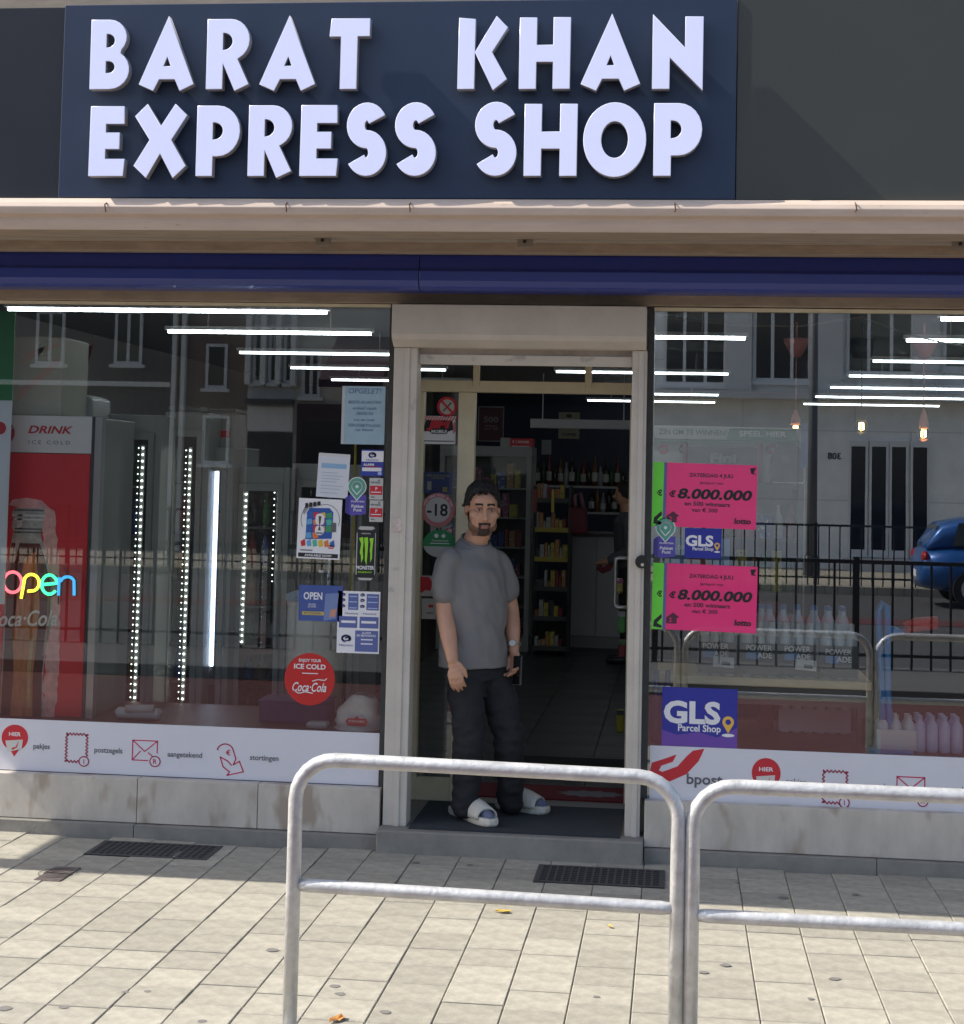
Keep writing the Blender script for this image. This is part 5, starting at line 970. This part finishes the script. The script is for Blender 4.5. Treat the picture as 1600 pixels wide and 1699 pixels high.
goods = [M('goods%d' % i, c_, .45, var=.3, vs=30, spots=((.45, .44, .4) if i % 2 else (.05, .04, .05), 38, .58)) for i, c_ in enumerate(((.22, .02, .03), (.03, .06, .25), (.4, .32, .05), (.3, .3, .31), (.05, .16, .06), (.25, .05, .14), (.04, .04, .045), (.35, .16, .04)))]
steel_d = M('dark_steel', (.06, .06, .065), .5); shelf_w = M('shelf_grey', (.30, .30, .29), .5)
shelves('stocked shelf unit behind the display table in right window', 'stock_shelf', 1150, 1330, 800, 2.2, .4, .108, 5, 21, steel_d)
# ------------------------------------------------------------------ inside, through the door
zF = .108
Yk = 8.3; x0, x1 = X(727, 900, Yk), X(880, 900, Yk); zt = Zz(830, 757, Yk)
gc = thing('glass_cabinet', 'grey framed glass display cabinet at the back of the shop', 'cabinet', ((x0+x1)/2, Yk, zF)); gm = M('cabinet_grey', (.30, .31, .30), .5)
for x in (x0, x1-.05): B('post', gm, gc, x, x+.05, Yk, Yk+.05, zF, zt); B('rear_post', gm, gc, x, x+.05, Yk+.5, Yk+.55, zF, zt)
B('top', gm, gc, x0, x1, Yk-.002, Yk+.552, zt, zt+.1); B('base', gm, gc, x0, x1, Yk-.002, Yk+.552, zF, zF+.12); B('back', M('cabinet_back', (.09, .09, .1), .6), gc, x0+.05, x1-.05, Yk+.52, Yk+.54, zF+.12, zt)
pane(x0+.05, x1-.05, zF+.12, zt, Yk+.02, 'front_pane', CLEAR, gc)
rnd = random.Random(4)
for k in range(6):
    z = zF+.14+k*(zt-zF-.16)/6; B('shelf', M('shelf_pale', (.3, .31, .31), .4), gc, x0+.05, x1-.05, Yk+.08, Yk+.5, z-.015, z); x = x0+.08
    while x < x1-.15: wd = rnd.uniform(.045, .10); B('packet', goods[rnd.choice((0, 1, 1, 2, 3, 5, 7))], gc, x, x+wd-.01, Yk+.12, Yk+.3, z, z+rnd.uniform(.1, .26)); x += wd
for px0, px1, pt, m_, lab in ((845, 883, 727, redp, 'red lottery promotion box on top of the glass cabinet'), (829, 845, 726, M('carton_pale', (.36, .35, .34), .6), 'pale carton on top of the glass cabinet'), (792, 826, 748, M('carton_dim', (.24, .22, .2), .6), 'flat carton lying on top of the glass cabinet')):
    a, b2 = X(px0, 740, Yk), X(px1, 740, Yk); o = MB().box(a, b2, Yk+.08, Yk+.35, zt+.1, Zz(px0, pt, Yk+.08)).build('carton', m_, loc=((a+b2)/2, Yk+.2, zt+.1), bevel=.005); tag(o, lab, 'box')
    if m_ is redp: ont(o, Yk+.079, '€ 1.000.000', 864, 733, 4, white, 28, .03); on(o, Yk+.079, 'text_line', [(850, 740), (878, 740), (878, 742), (850, 742)], white, (864, 740)); o2 = o
Yw = 12.69
for (a, b2, c_, d_, m_, lab, tx) in ((794, 836, 675, 732, M('poster_wine', (.10, .02, .03), .5), 'framed wine red poster reading 500 on the back wall', '500'), (927, 962, 684, 728, M('poster_olive', (.22, .20, .13), .5), 'olive poster behind the hanging lamp bar on the back wall', 'COFFEE'), (899, 915, 730, 754, M('poster_grey', (.25, .27, .28), .5), 'small pale picture on the back wall', None)):
    s = Sheet('wall_poster', lab, 'poster', a, c_, b2, d_, Yw, m_, thick=.01)
    if tx == '500': s.line('frame', [(a, c_), (b2, c_), (b2, d_), (a, d_)], 1.4, M('frame_silver', (.4, .4, .42), .4), 1, True); s.text('500', (a+b2)/2, 696, 9, M('text_dimgrey', (.3, .27, .28), .5), 25, .04); s.text('winnaars\nvan € 300', (a+b2)/2, 709, 4, M('text_dimgrey', (.3, .27, .28), .5), 24, .02)
    elif tx: s.text(tx, (a+b2)/2, 721, 4.5, blackp, 24, .04); s.disc('emblem', (a+b2)/2, 690, 5, blackp, 1, 3)
Yb = 9.5; r = thing('light_bar', 'white suspended lamp bar over the back counter', 'lamp', P(962, 705, Yb)); B('bar', M('bar_white', (.62, .63, .63), .5), r, X(880, 703, Yb), X(1060, 703, Yb), Yb, Yb+.08, Zz(960, 711, Yb), Zz(960, 696, Yb), bevel=.006)
for px in (900, 1035): x = X(px, 700, Yb); B('hanger', M('bar_white', (0, 0, 0)), r, x-.006, x+.006, Yb+.03, Yb+.042, Zz(960, 696, Yb), 2.95)
# bottle shelves behind the counter
Ys = 10.5
bott = [M('liquor%d' % i, c_, .2) for i, c_ in enumerate(((.012, .01, .01), (.01, .04, .015), (.08, .01, .012), (.02, .03, .08), (.09, .045, .012), (.2, .21, .22)))]
sh = thing('bottle_shelf', 'two wall shelves lined with liquor bottles behind the counter', 'shelf', (X(965, 800, Ys), Ys, 1.2))
for k, (pa, pb, py) in enumerate(((885, 1045, 806), (975, 1045, 850))):
    z = Zz((pa+pb)/2, py, Ys); B('board', shelf_w, sh, X(pa, py, Ys), X(pb, py, Ys), Ys, Ys+.25, z-.025, z)
    n = int((pb-pa)/9.5)
    for i in range(n):
        mb = MB(); px = pa+6+i*9.5; hb_ = (.30, .26, .34, .22)[(i*5+k) % 4]; xx = X(px, py, Ys); bottle(mb, xx, Ys+.08, z, hb_, .032); bo = mb.build('bottle', bott[(i*7+k*3) % 6 if i % 3 else 0], sh, smooth=True)
        if i % 2 == 0: MB().lathe((xx, Ys+.08, z+hb_*.15), [(.0328, 0), (.0328, hb_*.3)], 10).build('bottle_label', M('label_pale', (.4, .4, .38), .5), bo)
mb = MB(); 
# counter with red emblem
Yq = 8.9; cx0, cx1 = X(947, 970, Yq), X(1075, 970, Yq); cz = Zz(990, 890, Yq)
ct = thing('shop_counter', 'white panelled counter with dark red emblem at the back', 'counter', ((cx0+cx1)/2, Yq, zF)); cm = M('counter_white', (.36, .36, .37), .45, var=.04)
for i in range(3): a = cx0+(cx1-cx0)*i/3; B('front_panel', cm, ct, a+.002, a+(cx1-cx0)/3-.002, Yq, Yq+.5, zF+.12, cz-.002, bevel=.003)
B('plinth', M('counter_plinth', (.2, .2, .2), .5), ct, cx0, cx1, Yq+.02, Yq+.5, zF, zF+.118); B('counter_top', M('counter_dark', (.05, .03, .03), .4), ct, cx0-.03, cx1, Yq-.03, Yq+.55, cz, cz+.035)
on(ct, Yq, 'horn_emblem', [(990, 945), (994, 930), (1006, 926), (1002, 934), (999, 942), (1012, 934), (1022, 928), (1014, 946), (1000, 952)], M('emblem_wine', (.20, .02, .035), .5), (1000, 940))
# black wire rack
Yr = 8.0; x0, x1 = X(884, 900, Yr), X(946, 900, Yr); zt = Zz(915, 806, Yr)
wr = thing('wire_rack', 'black wire rack of small goods in front of the counter', 'rack', ((x0+x1)/2, Yr, zF))
for x in (x0, x1-.02):
    for y in (Yr, Yr+.35): B('post', black_metal, wr, x, x+.02, y, y+.02, zF, zt)
rnd = random.Random(9)
for k in range(6):
    z = zF+.06+k*(zt-zF-.1)/5.4; B('tray', black_metal, wr, x0+.02, x1-.02, Yr+.01, Yr+.36, z-.012, z); B('tray_lip', M('lip_yellow' if k in (3, 4) else 'lip_dark', (.35, .28, .04) if k in (3, 4) else (.05, .05, .05), .5), wr, x0+.02, x1-.02, Yr-.004, Yr+.006, z-.01, z+.035); x = x0+.03
    while x < x1-.07: wd = rnd.uniform(.025, .055); B('packet', goods[rnd.choice((0, 2, 3, 6, 7, 3))], wr, x, x+wd-.006, Yr+.05, Yr+.2, z, z+rnd.uniform(.08, .2)); x += wd
B('sign_strip', M('neon_strip_red', (.3, .03, .04), .4), wr, x0+.0, x0+.03, Yr-.012, Yr-.002, Zz(890, 850, Yr), Zz(890, 812, Yr)); B('sign_strip', M('strip_yellow2', (.5, .38, .05), .4), wr, X(915, 840, Yr), X(920, 840, Yr), Yr-.012, Yr-.002, Zz(915, 850, Yr), Zz(915, 812, Yr))
q = P(958, 862, 8.2); MB_ = MB().prism([(q.x-.11, q.z-.14), (q.x+.11, q.z-.14), (q.x+.09, q.z+.12), (q.x-.09, q.z+.12)], 8.15, 8.3); o = MB_.build('red_bag', M('bag_red', (.14, .015, .03), .6, var=.2), loc=(q.x, 8.2, q.z-.14), bevel=.02); tag(o, 'dark red bag hanging from the wire rack', 'bag'); MB().tube([(q.x-.02, 8.2, q.z+.12), (q.x-.03, 8.2, q.z+.24), (q.x+.03, 8.2, q.z+.26), (q.x+.06, 8.2, q.z+.12)], .018, 8).build('handle', M('handle_pink', (.35, .16, .2), .5), o, smooth=True)
# hanging packets on the open door side
for k, (px, pa, pb, m_, lab) in enumerate(((1032, 1015, 1050, M('packet_green', (.08, .3, .07), .5), 'green packet hanging beside the open door'), (1033, 1062, 1092, goods[0], 'red packet hanging beside the open door'), (1028, 960, 985, goods[2], 'yellow and blue packet hanging beside the door handle'), (1030, 1178, 1215, M('packet_yellow', (.4, .33, .03), .5), 'yellow bottle standing low beside the open door'))):
    q0, q1 = P(px-7, pb, 1.9), P(px+6, pa, 1.9); o = MB().box(q0.x, q1.x, 1.88, 1.95, q0.z, q1.z).build('snack_packet', m_, loc=(q0.x, 1.9, q0.z), bevel=.01); tag(o, lab, 'packet')
    B('header_card', goods[(k+3) % 8], o, q0.x, q1.x, 1.876, 1.879, q1.z-.03, q1.z)
# ------------------------------------------------------------------ people
def ell_loft(mb, secs, n=28):                     # secs: (centre, a along bx, b along fwd, bx, fwd)
    vs = []; 
    for c_, a, b2, bx_, fw in secs:
        for k in range(n): t = 2*math.pi*k/n; vs.append(Vector(c_)+bx_*(a*math.cos(t))+fw*(b2*math.sin(t)))
    fs = [(i*n+k, i*n+(k+1) % n, (i+1)*n+(k+1) % n, (i+1)*n+k) for i in range(len(secs)-1) for k in range(n)]
    mb.add(vs, fs+[tuple(range(n-1, -1, -1)), tuple(range((len(secs)-1)*n, len(secs)*n))]); return mb
def oball(mb, c_, rr, axes, n=14):                # ellipsoid with own axes
    k = len(mb.v); mb.ball((0, 0, 0), rr[0], rr[1], rr[2], n)
    for i in range(k, len(mb.v)): x, y, z = mb.v[i]; mb.v[i] = tuple(Vector(c_)+axes[0]*x+axes[1]*y+axes[2]*z)
def limb(mb, pts, rs, n=16, sub=4):               # smooth tapered limb
    pts = [Vector(p) for p in pts]; P2, R2 = [], []
    for i in range(len(pts)-1):
        p0, p1, p2, p3 = pts[max(i-1, 0)], pts[i], pts[i+1], pts[min(i+2, len(pts)-1)]
        for j in range(sub):
            t = j/sub; P2.append(.5*((2*p1)+(p2-p0)*t+(2*p0-5*p1+4*p2-p3)*t*t+(3*p1-p0-3*p2+p3)*t**3)); R2.append(rs[i]+(rs[i+1]-rs[i])*(t*t*(3-2*t)))
    P2.append(pts[-1]); R2.append(rs[-1]); mb.tube(P2, R2, n); mb.ball(pts[-1], rs[-1], n=12); mb.ball(pts[0], rs[0], n=12)
def remesh(mb, voxel, it, name):
    me = bpy.data.meshes.new(name); me.from_pydata(mb.v, [], mb.f); o = bpy.data.objects.new(name, me)
    m1 = o.modifiers.new('r', 'REMESH'); m1.mode = 'VOXEL'; m1.voxel_size = voxel; m1.use_smooth_shade = True
    if it: m2 = o.modifiers.new('s', 'SMOOTH'); m2.factor = .5; m2.iterations = it
    return to_mesh(o)
def place(me, name, mat, parent):
    off = root_loc(parent)
    for v in me.vertices: v.co -= off
    me.materials.clear(); me.materials.append(mat); o = bpy.data.objects.new(name, me); COL.objects.link(o); o.parent = parent
    me.polygons.foreach_set('use_smooth', [True]*len(me.polygons)); return o
def shell(me, off0, pred, push, name, mat, parent, noise=0., top=0.):
    vs = {}; V, Fc = [], []; rnd = random.Random(2)
    for pl in me.polygons:
        if pred(pl.center+off0):
            idx = []
            for vi in pl.vertices:
                if vi not in vs: v = me.vertices[vi]; vs[vi] = len(V); V.append(v.co+v.normal*(push+rnd.uniform(-noise, noise)+(top*max(0, loc_h(v.co+off0)[2]-.06) if top else 0)))
                idx.append(vs[vi])
            Fc.append(idx)
    m2 = bpy.data.meshes.new(name); m2.from_pydata(V, [], Fc); m2.materials.append(mat); m2.polygons.foreach_set('use_smooth', [True]*len(m2.polygons))
    o = bpy.data.objects.new(name, m2); COL.objects.link(o); o.parent = parent; s = o.modifiers.new('solid', 'SOLIDIFY'); s.thickness = push*1.3+.002; s.offset = -1; return o
skin = M('skin', (.50, .27, .175), .5, var=.08, vs=25, bump=.08, bs=120); hairm = M('black_hair', (.012, .010, .010), .5, bump=.8, bs=160); beardm = M('beard_hair', (.05, .031, .024), .7, bump=.6, bs=260)
tee = M('grey_tee', (.185, .178, .178), .9, var=.07, vs=9, bump=.25, bs=14); jeans = M('dark_jeans', (.013, .013, .017), .85, var=.25, vs=10, bump=.6, bs=22); shoe = M('slide_foam', (.58, .55, .48), .7, var=.12, vs=12); sock = M('sock_blue', (.12, .14, .22), .9)
TH = R_(40); bx_ = Vector((math.cos(TH), math.sin(TH), 0)); fw_ = Vector((math.sin(TH), -math.cos(TH), 0)); up = Vector((0, 0, 1))
FZ = .118
man = thing('person', 'man in grey T-shirt, dark jeans and white slides standing in the doorway', 'person', G(805, 1355, FZ))
# skin body (one continuous mesh): torso core, neck, head, arms, hands
mb = MB()
cs = [(P(787, 1090, .03), .15, .11), (P(786, 1030, .03), .15, .10), (P(785, 960, .03), .17, .105), (P(786, 926, .04), .165, .075), (P(790, 905, .04), .07, .065)]
ell_loft(mb, [(c_, a, b2, bx_, fw_) for c_, a, b2 in cs])
Hc = P(801, 846, -.02); PH = R_(15); hr = Vector((math.cos(PH), math.sin(PH), 0)); hf = Vector((math.sin(PH), -math.cos(PH), -.06)).normalized(); hu = hr.cross(hf)*-1
if hu.z < 0: hu = -hu
def hp(u, v, w): return Hc+hr*u+hf*v+hu*w
ax = (hr, hf, hu)
limb(mb, [hp(0, -.03, -.05), hp(0, -.025, -.10), P(789, 897, .03), P(788, 910, .04)], [.055, .056, .062, .075])
for c_, rr in (((0, -.016, .034), (.079, .098, .092)), ((0, .018, -.045), (.070, .072, .075)), ((0, .048, -.102), (.034, .030, .024)), ((.043, .042, -.022), (.031, .036, .031)), ((-.043, .042, -.022), (.031, .036, .031)), ((0, .05, .045), (.060, .042, .042)),
               ((.028, .079, .026), (.026, .014, .009)), ((-.028, .079, .026), (.026, .014, .009)), ((0, .094, -.040), (.019, .017, .012)), ((0, .083, -.071), (.027, .014, .007)), ((0, .081, -.083), (.023, .014, .007)), ((.050, .004, -.075), (.022, .048, .032)), ((-.050, .004, -.075), (.022, .048, .032)),
               ((.082, -.012, -.008), (.010, .022, .032)), ((-.082, -.012, -.008), (.010, .022, .032))): oball(mb, hp(*c_), rr, ax)
limb(mb, [hp(0, .078, .022), hp(0, .094, -.010), hp(0, .106, -.036)], [.010, .012, .015], 10)
def arm(sh, el, wr, r): limb(mb, [sh, sh*.5+el*.5, el, el*.55+wr*.45, wr], [r*.8, r*.93, r*.84, r*.86, r*.58])
rs_, re_, rw_ = P(743, 930, -.10), P(737, 1010, -.10), P(751, 1094, -.19); arm(rs_, re_, rw_, .050)
ls_, le_, lw_ = P(829, 936, .13), P(848, 1008, .19), P(853, 1078, .10); arm(ls_, le_, lw_, .047)
def hand(wr, kn, across, bk, thumb_dir, curl, L=.075):
    d = (kn-wr).normalized(); across = (across-d*across.dot(d)).normalized(); nrm = d.cross(across)
    if nrm.dot(bk) < 0: nrm = -nrm
    for t in (0, .35, .7, 1): oball(mb, wr.lerp(kn, t), (.026+.014*t, .022, .018-.003*t), (across, d, nrm))
    for i, (o_, l_) in enumerate(((-.030, .85), (-.010, 1.0), (.010, .95), (.029, .76))):
        a = kn+across*o_; b2 = a+d*L*.45*l_-nrm*curl*.3; c_ = b2+d*L*.32*l_-nrm*curl*.9; e = c_+d*L*.2*l_-nrm*curl*1.2; mb.tube([a-d*.02, a, b2, c_, e], [.0095, .0098, .0092, .0085, .007], 10); mb.ball(e, .007, n=8)
    t0 = wr.lerp(kn, .35)+across*thumb_dir*.030; t1 = t0+across*thumb_dir*.018+d*.035-nrm*.012; t2 = t1+d*.032-nrm*.010; mb.tube([wr.lerp(kn, .2)+across*thumb_dir*.012, t0, t1, t2], [.013, .0125, .011, .008], 10); mb.ball(t2, .008, n=8)
hand(rw_, P(756, 1122, -.20), Vector((1, -.15, 0)), Vector((-.3, -1, 0)), 1, .018)
lk = P(857, 1102, .07); hand(lw_, lk, Vector((.8, -.6, 0)), Vector((.6, .8, 0)), -1, .03, .07)
body = remesh(mb, .0042, 3, 'body'); off0 = root_loc(man)
bo = place(body, 'body', skin, man)
def loc_h(c_): d = c_-Hc; return d.dot(hr), d.dot(hf), d.dot(hu)
def hair_p(c_):
    u, v, w = loc_h(c_)
    if w < -.09 or abs(u) > .092 or c_.z < Hc.z-.08: return False
    h = .092-.25*max(0, .03-abs(u)) if v > .055 else (.088+(v-.055)*1.4 if v > .03 else (.035 if v > .012 else (.024 if v > -.038 else -.062)))
    if abs(u) > .078 and -.04 < v < .012 and w < .03: return False
    return w > h
def beard_p(c_):
    u, v, w = loc_h(c_)
    if w < -.128 or v < -.005: return False
    if abs(u) < .019 and -.087 < w < -.069: return False                # lips
    if w < -.095 and v > .02: return True
    edge = -.082+max(0, (.062-v))*1.25                                   # cheek line rising to the sideburn
    return w < edge and abs(u) > .026 and v < .085 and w < .0 and v > .004
def goatee_p(c_):
    u, v, w = loc_h(c_)
    if v < .045 or w < -.126: return False
    if abs(u) < .019 and -.087 < w < -.069: return False
    if abs(u) < .030-.3*max(0, w+.066) and v > .07 and -.071 < w < -.058: return True
    return (.0195 < abs(u) < .0255 and -.1 < w <= -.066) or (u/.028)**2+((w+.108)/.021)**2 < 1
shell(body, off0, hair_p, .014, 'hair', hairm, man, .0045, .22); shell(body, off0, beard_p, .0016, 'stubble', M('stubble', (.20, .115, .08), .7, bump=.5, bs=300), man, .0005); shell(body, off0, goatee_p, .0032, 'goatee', beardm, man, .001)
shell(body, off0, lambda c_: (lambda u, v, w: .011 < abs(u) < .047 and v > .05 and .026+.004*(1-abs(abs(u)-.03)/.02) < w < .038)(*loc_h(c_)), .0025, 'eyebrows', hairm, man)
lipm = M('lips', (.30, .12, .10), .45); shell(body, off0, lambda c_: (lambda u, v, w: abs(u) < .019 and v > .07 and -.086 < w < -.070)(*loc_h(c_)), .0012, 'lips', lipm, man)
for s_ in (-1, 1):
    e = MB(); oball(e, hp(s_*.031, .0775, .007), (.0135, .010, .0048), ax, 12); e = e.build('eye', M('eye_white', (.42, .38, .35), .3), man, smooth=True)
    i_ = MB(); oball(i_, hp(s_*.031+.001, .0868, .007), (.0052, .003, .0046), ax, 10); i_.build('iris', M('iris_dark', (.012, .008, .006), .2), e, smooth=True)
    l_ = MB(); oball(l_, hp(s_*.031, .080, .0125), (.0165, .010, .0036), ax, 12); l_.build('eyelid', M('eyelid_skin', (.28, .15, .105), .55), e, smooth=True)
# T-shirt
mb = MB()
cs = [(P(785, 1106, .03), .190, .142), (P(785, 1085, .03), .187, .140), (P(786, 1030, .03), .172, .136), (P(785, 975, .03), .184, .134), (P(785, 945, .03), .186, .122), (P(786, 922, .04), .174, .096), (P(788, 909, .04), .125, .085), (P(789, 901, .035), .088, .080), (P(790, 897, .03), .074, .074)]
fwt = fw_+Vector((0, 0, -.45))
ell_loft(mb, [(c_, a, b2, bx_, fw_ if i < 7 else fwt) for i, (c_, a, b2) in enumerate(cs)], 40)
def sleeve(sh, mid, hem): limb(mb, [sh, mid, hem], [.066, .064, .061], 20)
sleeve(P(746, 932, -.09), P(738, 958, -.10), re_.lerp(rs_, .30)); sleeve(P(825, 932, .12), P(835, 956, .155), le_.lerp(ls_, .34))
ts = remesh(mb, .006, 12, 'tshirt')
from mathutils import noise
nrm = [v.normal.copy() for v in ts.vertices]
for v, n_ in zip(ts.vertices, nrm):                # soft folds, stronger towards the waist and armpits
    c0 = v.co.copy(); k = (.8+1.2*max(0, (1.25-c0.z)))*min(1, max(.25, (c0.z-.87)/.1)); v.co = c0+n_*k*(.013*noise.noise(Vector((c0.x*7, c0.y*7, c0.z*11+c0.x*5)))+.007*noise.noise(Vector((c0.x*22+c0.z*9, c0.y*22, c0.z*14))))
tsh = place(ts, 't_shirt', tee, man)
col_ = [P(790, 896.5, .03)+bx_*(.072*math.cos(2*math.pi*k/24))+fwt*(.073*math.sin(2*math.pi*k/24)) for k in range(25)]
MB().tube(col_, .0055, 8).build('collar', tee, man, smooth=True)
# jeans
mb = MB()
limb(mb, [P(774, 1104, -.015), P(774, 1150, -.04), P(778, 1220, -.07), P(775, 1285, -.05), P(773, 1338, -.05)], [.084, .092, .078, .071, .068], 20)
limb(mb, [P(808, 1104, .07), P(826, 1150, .08), P(843, 1220, .05), P(846, 1285, .09), P(848, 1328, .13)], [.084, .092, .077, .070, .066], 20)
ell_loft(mb, [(P(788, 1125, .03), .15, .115, bx_, fw_), (P(787, 1100, .03), .148, .108, bx_, fw_), (P(787, 1080, .03), .14, .10, bx_, fw_)])
jn = remesh(mb, .007, 4, 'jeans')
nrm = [v.normal.copy() for v in jn.vertices]
for v, n_ in zip(jn.vertices, nrm):                # creases
    c0 = v.co.copy(); v.co = c0+n_*(.012*noise.noise(Vector((c0.x*9, c0.y*9, c0.z*16)))+.007*noise.noise(Vector((c0.x*20, c0.y*20, c0.z*34))))
place(jn, 'jeans', jeans, man)
# slides
def slide(hl, to, nm):
    d = (to-hl); L = d.length; d.normalize(); sd = Vector((d.y, -d.x, 0)); z0 = FZ+.001
    out = [(0, .030), (.06, .040), (.3, .040), (.55, .046), (.75, .052), (.9, .045), (.98, .026), (1.0, .0)]
    pts = [hl+d*(t*L)+sd*w_ for t, w_ in out]+[hl+d*(t*L)-sd*w_ for t, w_ in out[::-1][1:]]+[hl-d*.012]
    n = len(pts); vs = []
    for zz, k in ((0, .94), (.012, 1.0), (.034, 1.0), (.040, .95)): c_ = sum(pts, Vector())/n; vs += [Vector((c_.x+(p.x-c_.x)*k, c_.y+(p.y-c_.y)*k, z0+zz)) for p in pts]
    m_ = MB().add(vs, [(i*n+k, i*n+(k+1) % n, (i+1)*n+(k+1) % n, (i+1)*n+k) for i in range(3) for k in range(n)]+[tuple(range(n-1, -1, -1)), tuple(range(3*n, 4*n))])
    m_.build('sole', shoe, man, smooth=False, bevel=.004).name = nm
    st = MB(); k = 16; rows = []
    for t, w_, h in ((.36, .044, .078), (.48, .049, .080), (.62, .053, .070), (.76, .053, .052), (.82, .051, .044)):
        rows.append([hl+d*(t*L)+sd*(w_*math.cos(math.pi*i/k))+up*(z0-FZ+.030+h*math.sin(math.pi*i/k)**.8) for i in range(k+1)])
    for r0 in rows: st.v += [tuple(p+Vector((0, 0, FZ-0))-Vector((0, 0, 0)) if False else (p.x, p.y, p.z)) for p in r0]
    st.f = [(i*(k+1)+j, i*(k+1)+j+1, (i+1)*(k+1)+j+1, (i+1)*(k+1)+j) for i in range(4) for j in range(k)]; st.m = [0]*len(st.f)
    so2 = st.build('strap', shoe, man, smooth=True); mm = so2.modifiers.new('solid', 'SOLIDIFY'); mm.thickness = .008
    ft_ = MB(); limb(ft_, [hl+d*.06+up*.05, hl+d*(.45*L)+up*.055, hl+d*(.75*L)+up*.05, hl+d*(.90*L)+up*.045], [.034, .038, .030, .02], 14); ft_.build('sock', sock, man, smooth=True)
slide(G(752, 1349, FZ), G(821, 1374, FZ), 'slide_sole'); slide(G(826, 1340, FZ), G(911, 1352, FZ), 'slide_sole')
# wrist watch and phone
d = (lk-lw_).normalized(); wc = lw_.lerp(le_, .10); u_ = d.cross(Vector((0, 1, 0))).normalized(); v_ = d.cross(u_)
wt = MB().tube([wc+(u_*math.cos(a*math.pi/10)+v_*math.sin(a*math.pi/10))*.034 for a in range(21)], .0075, 8, flat=.6).build('wristwatch', M('steel_band', (.45, .45, .44), .3, .8), loc=wc, smooth=True); tag(wt, "silver wristwatch on the man's left wrist", 'watch')
fc = wc-v_*.034 if (wc-v_*.034).y < wc.y else wc+v_*.034; MB().tube([fc, fc+(fc-wc).normalized()*.008], .016, 18).build('watch_face', M('watch_face', (.5, .5, .48), .2), wt)
c_ = P(859, 1112, .03); ph = MB().box(-.006, .006, -.036, .036, -.072, .072).build('mobile_phone', M('phone_black', (.01, .01, .012), .25), bevel=.006); ph.location = c_; ph.rotation_euler = (R_(-6), R_(6), R_(40)); tag(ph, "black mobile phone held in the man's left hand", 'phone')
B('phone_edge', M('phone_edge', (.3, .3, .31), .3, .7), ph, c_.x-.0064, c_.x+.0064, c_.y-.03, c_.y+.03, c_.z-.0735, c_.z-.071)
# second person, half hidden behind the open door
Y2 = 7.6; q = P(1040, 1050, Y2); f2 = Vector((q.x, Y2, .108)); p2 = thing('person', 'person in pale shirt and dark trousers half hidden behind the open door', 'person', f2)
s2 = Vector((0, 1, 0)); fw2 = Vector((-1, 0, 0)); H2 = lambda x, y, z: f2+Vector((x, y, z))
mb = MB(); ell_loft(mb, [(H2(.02, 0, .85), .15, .11, s2, fw2), (H2(0, 0, 1.1), .17, .12, s2, fw2), (H2(-.02, 0, 1.32), .19, .11, s2, fw2), (H2(0, 0, 1.42), .07, .06, s2, fw2)], 20); limb(mb, [H2(-.02, 0, 1.38), H2(-.03, 0, 1.5)], [.055, .055]); oball(mb, H2(-.04, 0, 1.58), (.075, .095, .12), (s2, fw2, up)); oball(mb, H2(-.14, 0, 1.56), (.015, .02, .02), (s2, fw2, up))
for s_ in (-1, 1): limb(mb, [H2(0, s_*.2, 1.33), H2(.02, s_*.24, 1.08), H2(-.2, s_*.2, .95)], [.05, .043, .032]); limb(mb, [H2(.02, s_*.09, .88), H2(0, s_*.1, .48), H2(.02, s_*.1, .06)], [.08, .055, .04]); oball(mb, H2(-.24, s_*.19, .94), (.03, .05, .018), (s2, fw2, up)); 
for s_ in (-1, 1):
    for i in range(4): mb.tube([H2(-.27, s_*.19+(i-1.5)*.016, .94), H2(-.32, s_*.19+(i-1.5)*.017, .925)], [.008, .006], 8)
    mb.tube([H2(-.25, s_*.165, .945), H2(-.29, s_*.15, .935)], [.009, .007], 8)
place(remesh(mb, .008, 3, 'body2'), 'body', skin, p2)
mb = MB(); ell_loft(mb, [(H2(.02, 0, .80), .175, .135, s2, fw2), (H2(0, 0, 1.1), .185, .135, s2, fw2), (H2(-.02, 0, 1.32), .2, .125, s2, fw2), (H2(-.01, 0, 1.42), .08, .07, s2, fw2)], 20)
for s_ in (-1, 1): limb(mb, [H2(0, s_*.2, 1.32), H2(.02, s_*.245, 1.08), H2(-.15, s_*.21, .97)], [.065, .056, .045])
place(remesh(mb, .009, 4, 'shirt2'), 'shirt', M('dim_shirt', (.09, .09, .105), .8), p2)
mb = MB(); 
for s_ in (-1, 1): limb(mb, [H2(.02, s_*.085, .86), H2(0, s_*.1, .48), H2(.02, s_*.1, .07)], [.11, .075, .06])
ell_loft(mb, [(H2(.02, 0, .78), .17, .13, s2, fw2), (H2(.02, 0, .92), .165, .125, s2, fw2)]); place(remesh(mb, .009, 4, 'trousers2'), 'trousers', M('dark_trousers', (.02, .02, .025), .8), p2)
mb = MB(); oball(mb, H2(-.025, 0, 1.605), (.083, .098, .115), (s2, fw2, up)); h2 = remesh(mb, .01, 1, 'hair2'); place(h2, 'hair', hairm, p2)
for s_ in (-1, 1): mb = MB(); limb(mb, [H2(.06, s_*.1, .035), H2(-.15, s_*.1, .03)], [.042, .036], 12); mb.build('shoe', black_metal, p2, smooth=True)

# scratch scene no longer needed
bpy.data.scenes.remove(WORK)
